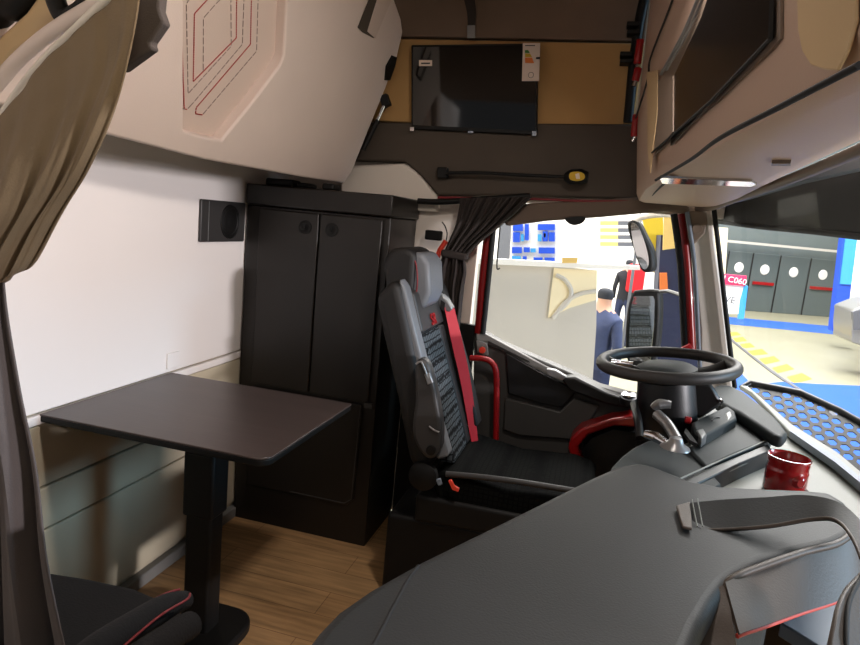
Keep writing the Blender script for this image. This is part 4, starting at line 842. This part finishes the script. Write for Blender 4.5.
# carpet strip before the doors and carpet under the truck
tag(prism('blue_carpet', [(3.272,21.844,-0.798),(4.015,21.295,-0.798),(7.443,22.303,-0.798),(9.212,22.634,-0.798),(8.084,19.739,-0.798),(6.696,19.949,-0.798),(3.671,19.312,-0.798),(2.612,18.909,-0.798)], (0, 0, 0.004), 'carpet'), 'long blue carpet strip in front of the grey hall doors', 'carpet')
tag(prism('blue_carpet', [(1.990,12.370,-0.798),(2.582,11.900,-0.798),(2.565,10.875,-0.798),(3.153,11.500,-0.798),(3.716,11.737,-0.798),(5.358,12.554,-0.798),(3.984,7.783,-0.798),(1.818,5.487,-0.798),(1.208,6.598,-0.798)], (0, 0, 0.004), 'carpet'), 'blue carpet lying beside the honeycomb grille below the windscreen', 'carpet')
dash_px = ([(3.357,17.363,-0.797),(3.604,17.678,-0.797),(3.599,17.154,-0.797),(3.288,16.710,-0.797)], [(3.274,16.378,-0.797),(3.578,16.806,-0.797),(3.538,16.151,-0.797),(3.222,15.732,-0.797)], [(3.259,15.480,-0.797),(3.545,15.865,-0.797),(3.534,15.302,-0.797),(3.210,14.903,-0.797)], [(3.240,14.549,-0.797),(3.638,15.126,-0.797),(3.615,14.490,-0.797),(3.203,13.989,-0.797)], [(3.261,13.649,-0.797),(3.689,14.316,-0.797),(3.665,13.747,-0.797),(3.255,13.128,-0.797)], [(3.295,12.774,-0.797),(3.725,13.483,-0.797),(3.722,12.996,-0.797),(3.288,12.320,-0.797)], [(3.363,12.037,-0.797),(3.769,12.667,-0.797),(3.795,12.178,-0.797),(3.337,11.510,-0.797)])
ords = ('farthest of the yellow floor dashes', 'second farthest yellow floor dash', 'third farthest yellow floor dash', 'middle yellow floor dash', 'third nearest yellow floor dash', 'second nearest yellow floor dash', 'nearest yellow floor dash')
for q, l in zip(dash_px, ords):
    tag(prism('yellow_floor_dash', q, (0, 0, 0.003), 'yellow_c'), l + ' on the concrete outside the windscreen', 'floor marking', 'yellow dashes on the hall floor')
tag(tube('floor_rail', [(3.164,16.393,-0.790),(3.160,14.445,-0.790),(3.194,12.134,-0.790),(3.302,10.535,-0.790),(3.310,9.283,-0.790)], 0.03, 'greydk', n=6), 'grey cable rail along the yellow floor dashes', 'rail')
# hall doors
hd = V((7.2, 3.24, 0)).normalized(); hn = V((hd.y, -hd.x, 0))
def hallpt(px0): return px0
edges = [(4.168,23.913,-0.959),(5.019,24.296,-0.968),(5.990,24.732,-0.968),(7.085,25.225,-0.960),(8.126,25.693,-0.958)]
def hp(i, t=0): 
    p = V(edges[i]); return V((p.x, p.y, GZ))
for i in range(4):
    a, b = hp(i), hp(i + 1); e = (b - a).normalized(); nn = V((e.y, -e.x, 0)) * 0.06
    d = thing('door_%d' % (i + 2), 'x', 'door', tuple((a + b) / 2)); del d['label']; del d['category']; d['kind'] = 'structure'
    a2 = a + e * 0.03; b2 = b - e * 0.03
    prism('door_leaf', [a2, b2, b2 + V((0, 0, 2.02)), a2 + V((0, 0, 2.02))], nn, 'door_hall', d, bevel=0.01)
    if i in (1, 3): prism('red_push_bar', [a2 + e * 0.1 + nn * 1.1 + V((0, 0, 0.95)), b2 - e * 0.1 + nn * 1.1 + V((0, 0, 0.95)), b2 - e * 0.1 + nn * 1.1 + V((0, 0, 1.05)), a2 + e * 0.1 + nn * 1.1 + V((0, 0, 1.05))], nn, 'red_plastic', d)
    lathe('porthole', (a + b) / 2 + nn + V((0, 0, 1.48)), nn, [(0.0, 0.02), (0.16, 0.02), (0.18, 0.0)], 'white', d)
    prism('door_gap', [a - e * 0.02 + nn, a + e * 0.02 + nn, a + e * 0.02 + nn + V((0, 0, 2.02)), a - e * 0.02 + nn + V((0, 0, 2.02))], nn * 0.2, 'ink', d)
# white wall edge, signs
tag(prism('white_booth_corner', [(1.838,14.000,1.699),(2.365,14.000,1.707),(2.568,14.000,-0.354),(2.153,14.000,-0.410)], (0, 0.5, 0), 'cream_booth'), 'cream booth wall end just beyond the front pillar', 'wall')
sg = thing('stand_sign', 'free-standing white sign with a pink top reading C060', 'sign', (2.402,13.000,-0.001))
prism('sign_board', [(1.868,13.000,0.589),(2.629,13.000,0.676),(2.683,13.000,0.112),(1.953,13.000,0.019)], (0, 0.1, 0), 'white', sg)
prism('sign_header', [(1.830,12.970,0.816),(2.650,12.970,0.831),(2.646,12.970,0.643),(1.861,12.970,0.609)], (0, 0.1, 0), 'pink', sg)
prism('sign_edge', [(2.633,12.990,0.640),(2.701,12.990,0.648),(2.729,12.990,0.024),(2.627,12.990,0.011),(2.605,12.990,0.371)], (0, 0.1, 0), 'blue_light', sg)
text('sign_text', 'I C060', (2.456,12.950,0.726), (1, 0, -0.09), (0.09, 0, 1), 0.15, 'white', sg, 0.004)
text('sign_text', 'VE', (2.427,12.950,0.353), (1, 0, -0.09), (0.09, 0, 1), 0.17, 'greydk', sg, 0.004)
bp_ = thing('blue_pillar', 'tall blue printed exhibition pillar at the right of the grey doors', 'pillar', (6.772,20.032,-0.800))
prism('pillar_front', [(5.345,17.000,2.319),(5.779,17.000,2.311),(6.029,17.000,-0.514),(5.522,17.000,-0.413)], (0, 0.3, 0), 'blue', bp_)
prism('pillar_print', [(5.385,16.960,2.252),(5.753,16.960,2.261),(5.899,16.960,0.742),(5.485,16.960,0.718)], (0, 0.03, 0), 'blue_light', bp_)
tag(prism('white_stand_wall', [(5.092,15.000,1.929),(6.079,15.000,1.980),(6.496,15.000,-0.262),(5.232,15.000,-0.332)], (0, 0.3, 0), 'white'), 'white stand wall right of the blue pillar at the edge of the photo', 'wall')
vh = thing('silver_vehicle', 'silver vehicle front at the right edge in front of the white stand', 'vehicle', (6.718,18.428,-0.800))
prism('vehicle_body', smooth_poly([(4.509,13.000,0.309),(4.562,13.000,0.462),(5.185,13.000,0.684),(5.347,13.000,-0.202),(4.645,13.000,-0.190),(4.557,13.000,-0.054)]), (0, 1.0, 0), 'silver', vh, bevel=0.02)
prism('vehicle_lamp', [(4.479,12.950,0.384),(4.610,12.950,0.456),(4.677,12.950,0.080),(4.552,12.950,0.064)], (0, 0.1, 0), 'greydk', vh)

# booth beyond driver window
bw = thing('booth_wall', 'white exhibition booth partition seen through the driver window', 'partition', (-0.8, 5.6, GZ))
prism('booth_panel', [(-1.404,5.600,0.950),(-0.394,5.600,1.022),(-0.023,5.600,1.027),(0.035,5.600,0.514),(0.087,5.600,-0.287),(-0.843,5.600,-0.838),(-1.615,5.600,-0.987),(-1.783,5.600,0.909)], (0, 0.1, 0), 'booth', bw)
prism('yellow_reflection', [(-0.383,5.585,1.006),(-0.022,5.585,1.020),(0.002,5.585,0.773),(-0.206,5.585,0.678),(-0.382,5.585,0.567)], (0, 0.012, 0), 'cream_booth', bw)  # yellowish reflection on the booth wall, painted as a patch
tube('curved_logo_line', [(-0.358,5.580,0.948),(-0.277,5.580,0.914),(-0.216,5.580,0.834),(-0.222,5.580,0.746),(-0.288,5.580,0.650)], 0.02, 'booth', bw, n=6)
tube('curved_logo_line', [(-0.339,5.580,0.573),(-0.246,5.580,0.726),(-0.137,5.580,0.809),(-0.008,5.580,0.850)], 0.02, 'booth', bw, n=6)
prism('booth_ledge', [(-1.384,5.500,1.009),(-0.029,5.500,1.082),(0.313,5.500,1.102),(0.318,5.500,1.069),(-0.024,5.500,1.041),(-1.378,5.500,0.956)], (0, 0.1, 0), 'white', bw)
prism('small_tan_plate', [(-0.321,5.490,1.106),(-0.190,5.490,1.120),(-0.192,5.490,1.074),(-0.315,5.490,1.060)], (0, 0.01, 0), 'tanpaint', bw)
# blue graphic
bs = thing('blue_graphic_sign', 'blue and white printed graphic sign above the booth wall', 'sign', (-0.899,9.000,0.843))
prism('sign_panel', [(-1.286,9.000,1.393),(-0.653,9.000,1.450),(-0.595,9.000,0.861),(-1.219,9.000,0.795)], (0, 0.08, 0), 'white', bs)
prism('sign_post', [(-1.1, 9.08, GZ), (-1.0, 9.08, GZ), (-1.0, 9.08, 1.3), (-1.1, 9.08, 1.3)], (0, 0.08, 0), 'greydk', bs)
for (x0, x1, y0, y1, c) in ((513, 523, 224, 231, 'blue'), (513, 520, 232, 242, 'blue'), (525, 529, 224, 240, 'blue'), (521, 524, 234, 241, 'blue_light'), (538, 555, 224, 230, 'blue'), (543, 548, 231, 241, 'blue'), (549, 555, 232, 241, 'blue'), (538, 542, 234, 241, 'blue_light'),
        (512, 522, 247, 253, 'blue'), (524, 530, 247, 252, 'blue'), (539, 555, 247, 253, 'blue'), (531, 536, 248, 252, 'blue_light'), (512, 521, 256, 263, 'blue_light'), (523, 527, 256, 263, 'blue'), (534, 543, 257, 262, 'blue'), (545, 555, 257, 263, 'blue'), (544, 546, 233, 237, 'pink')):
    y_ = 8.97
    def q(px, py):
        # sign grid in metres from its corner
        o_ = V((-1.282,8.970,1.393)); ux = (V((-0.651,8.970,1.449)) - o_) / 46; uy = (V((-1.215,8.970,0.796)) - o_) / 43
        return o_ + ux * (px - 511) + uy * (py - 222)
    prism('printed_block', [q(x0, y0), q(x1, y0), q(x1, y1), q(x0, y1)], (0, 0.02, 0), c, bs)
# tan and grey slats
ts = thing('slatted_rack', 'tan and grey slatted rack high in the hall behind the mirror', 'rack', (0.207,12.000,1.161))
for k in range(4):
    y0 = 221 + k * 7
    o_ = V((-0.111,12.000,1.580)); dy = (V((-0.095,12.000,1.456)) - o_)
    a = o_ + dy * k; wx = V((0.200,12.000,1.608)) - o_; wx2 = V((0.472,12.000,1.632)) - o_
    prism('tan_slat', [a, a + wx, a + wx + dy * 0.6, a + dy * 0.6], (0, 0.1, 0), 'tanpaint', ts)
    prism('grey_slat', [a + wx, a + wx2, a + wx2 + dy * 0.6, a + wx + dy * 0.6], (0, 0.1, 0), 'greydk', ts)
tag(prism('grey_backdrop', [(-2.241,14.000,1.415),(-2.000,14.000,1.437),(-1.757,14.000,-2.560),(-2.053,14.000,-2.609)], (0, 0.1, 0), 'greydk'), 'grey backdrop panel left of the blue graphic sign', 'panel')
tag(prism('yellow_banner', [(0.363,7.600,1.600),(0.590,7.600,1.663),(0.701,7.600,0.959),(0.560,7.600,0.966),(0.478,7.600,1.319)], (0, 0.1, 0), 'yellow'), 'tall yellow banner behind the upper door mirror', 'banner')
tag(prism('navy_truck_body', [(0.560,7.000,1.382),(0.819,7.000,1.407),(1.092,7.000,0.349),(1.234,7.000,-0.602),(0.792,7.000,-0.681),(0.610,7.000,0.815)], (0, 0.6, 0), 'navy'), 'dark navy vehicle body seen right of the door mirrors', 'vehicle')
tag(prism('yellow_red_panel', [(0.551,6.900,1.593),(0.645,6.900,1.601),(0.723,6.900,1.266),(0.592,6.900,1.233)], (0, 0.05, 0), 'tanpaint'), 'tan panel above the navy vehicle beside the window frame', 'panel')
tag(prism('orange_sign', [(0.599,6.930,0.996),(0.666,6.930,1.004),(0.701,6.930,0.832),(0.624,6.930,0.823)], (0, 0.05, 0), 'orange_c'), 'small orange sign above the lower door mirror', 'sign')

prism('rack_post', [(0.56, 12.1, GZ), (0.61, 12.1, GZ), (0.61, 12.1, 1.9), (0.56, 12.1, 1.9)], (0, 0.1, 0), 'greydk', ts)
# mirrors
m1 = thing('upper_door_mirror', 'upper wide-angle door mirror hanging outside the driver window', 'mirror', (0.141,2.850,1.389))
prism('mirror_housing', smooth_poly([(0.087,2.850,1.367),(0.100,2.850,1.393),(0.129,2.850,1.388),(0.164,2.850,1.336),(0.201,2.850,1.277),(0.218,2.850,1.211),(0.206,2.850,1.184),(0.169,2.850,1.188),(0.130,2.850,1.261)]), (0.02, 0.06, 0), 'black', m1, bevel=0.01)
prism('mirror_face', smooth_poly([(0.103,2.852,1.369),(0.117,2.845,1.382),(0.141,2.834,1.355),(0.173,2.819,1.291),(0.193,2.810,1.227),(0.186,2.813,1.196),(0.165,2.823,1.206),(0.132,2.838,1.270)]), (-0.001, -0.003, 0), 'mirror', m1)
tube('mirror_arm', [(0.113,2.870,1.391), (0.153,2.850,1.415), (0.218,2.830,1.428), (0.302,2.620,1.428)], 0.014, 'white', m1)
m2 = thing('lower_door_mirror', 'large main door mirror with grey rim behind the steering wheel', 'mirror', (0.220,2.850,0.846))
prism('mirror_housing', smooth_poly([(0.135,2.850,1.011),(0.146,2.850,1.086),(0.168,2.850,1.102),(0.241,2.850,1.111),(0.260,2.850,1.087),(0.275,2.850,0.985),(0.282,2.850,0.846),(0.262,2.850,0.786),(0.180,2.850,0.773),(0.147,2.850,0.858)], 4), (0.02, 0.06, 0), 'black', m2, bevel=0.012)
prism('mirror_face', [(0.149,2.830,1.024),(0.154,2.828,1.076),(0.228,2.794,1.088),(0.237,2.789,1.073),(0.248,2.784,0.969),(0.254,2.782,0.811),(0.175,2.818,0.801),(0.162,2.824,0.865)], (-0.001, -0.003, 0), 'mirror', m2)
tube('mirror_arm', [(0.247,2.870,1.101), (0.289,2.850,1.112), (0.371,2.620,1.106)], 0.008, 'silver', m2, smooth=False)

# people
def person(name, label, x, y, h, top, legs, hair, yaw=0.0, backpack=None):
    t = thing(name, label, 'person', (x, y, GZ))
    me = bpy.data.meshes.new('body'); s = h / 1.75
    V_ = [(0, 0, .95), (0, .01, 1.12), (0, 0, 1.32), (0, 0.0, 1.44), (0, -.01, 1.54), (0, -.02, 1.63), (0, -.01, 1.72),
          (.17, 0, 1.40), (.22, .02, 1.15), (.23, -.06, .92), (-.17, 0, 1.40), (-.22, .02, 1.15), (-.22, -.06, .92),
          (.10, 0, .88), (.11, -.01, .48), (.11, .02, .07), (.12, -.12, .03), (-.10, 0, .88), (-.11, .03, .48), (-.11, .08, .07), (-.12, -.06, .03)]
    E_ = [(0, 1), (1, 2), (2, 3), (3, 4), (4, 5), (5, 6), (3, 7), (7, 8), (8, 9), (3, 10), (10, 11), (11, 12), (0, 13), (13, 14), (14, 15), (15, 16), (0, 17), (17, 18), (18, 19), (19, 20)]
    R_ = [.15, .14, .17, .13, .055, .095, .08, .075, .055, .035, .075, .055, .035, .10, .07, .05, .045, .10, .07, .05, .045]
    c, sn = math.cos(yaw), math.sin(yaw)
    me.from_pydata([((a * c - b * sn) * s, (a * sn + b * c) * s, q * s) for a, b, q in V_], E_, [])
    o = bpy.data.objects.new('body', me); COL.objects.link(o); o.parent = t
    sk = o.modifiers.new('skin', 'SKIN')
    for i, r in enumerate(R_): me.skin_vertices[0].data[i].radius = (r * s, r * s * 0.8)
    me.skin_vertices[0].data[0].use_root = True
    sb_ = o.modifiers.new('sub', 'SUBSURF'); sb_.levels = 2; sb_.render_levels = 2
    sk.use_smooth_shade = True
    # bake and colour by height
    dg = bpy.context.evaluated_depsgraph_get(); m2_ = bpy.data.meshes.new_from_object(o.evaluated_get(dg))
    o.modifiers.clear(); o.data = m2_; o.data.materials.clear()
    for q in (top, legs, 'skin', hair): o.data.materials.append(M[q])
    for p in o.data.polygons:
        z = p.center.z / s; p.use_smooth = True
        fx = p.center.x * -sn * -1 * 0 + (p.center.x * (-sn) + p.center.y * c) / s
        p.material_index = 1 if z < 0.92 and abs((p.center.x * c + p.center.y * sn) / s) < 0.19 else (0 if 0.92 <= z < 1.49 else (2 if z < 1.6 or (fx < -0.03 and z < 1.7) or z < 0.92 else 3))
    return t
pt = person('person', 'person in a navy jacket and jeans walking past the booth wall', *V((0.073,6.100,0.732))[:2], 1.68, 'jacket', 'jeans', 'hair', yaw=2.6)
ps = person('person', 'distant person in a dark coat with a red backpack beyond the lower mirror', *V((0.544,13.000,0.318))[:2], 1.75, 'blackcloth', 'jeans', 'hair', yaw=2.9)
bpx, bpy_ = V((0.683,12.800,0.350))[:2]
box('red_backpack', (bpx - 0.16, 12.70, 0.30), (bpx + 0.16, 12.90, 0.85), 'redcloth', None, bevel=0.06, seg=4)
bpy.data.objects['red_backpack'].name = 'red_backpack'
tag(bpy.data.objects['red_backpack'], 'bright red backpack worn by the distant person', 'backpack')
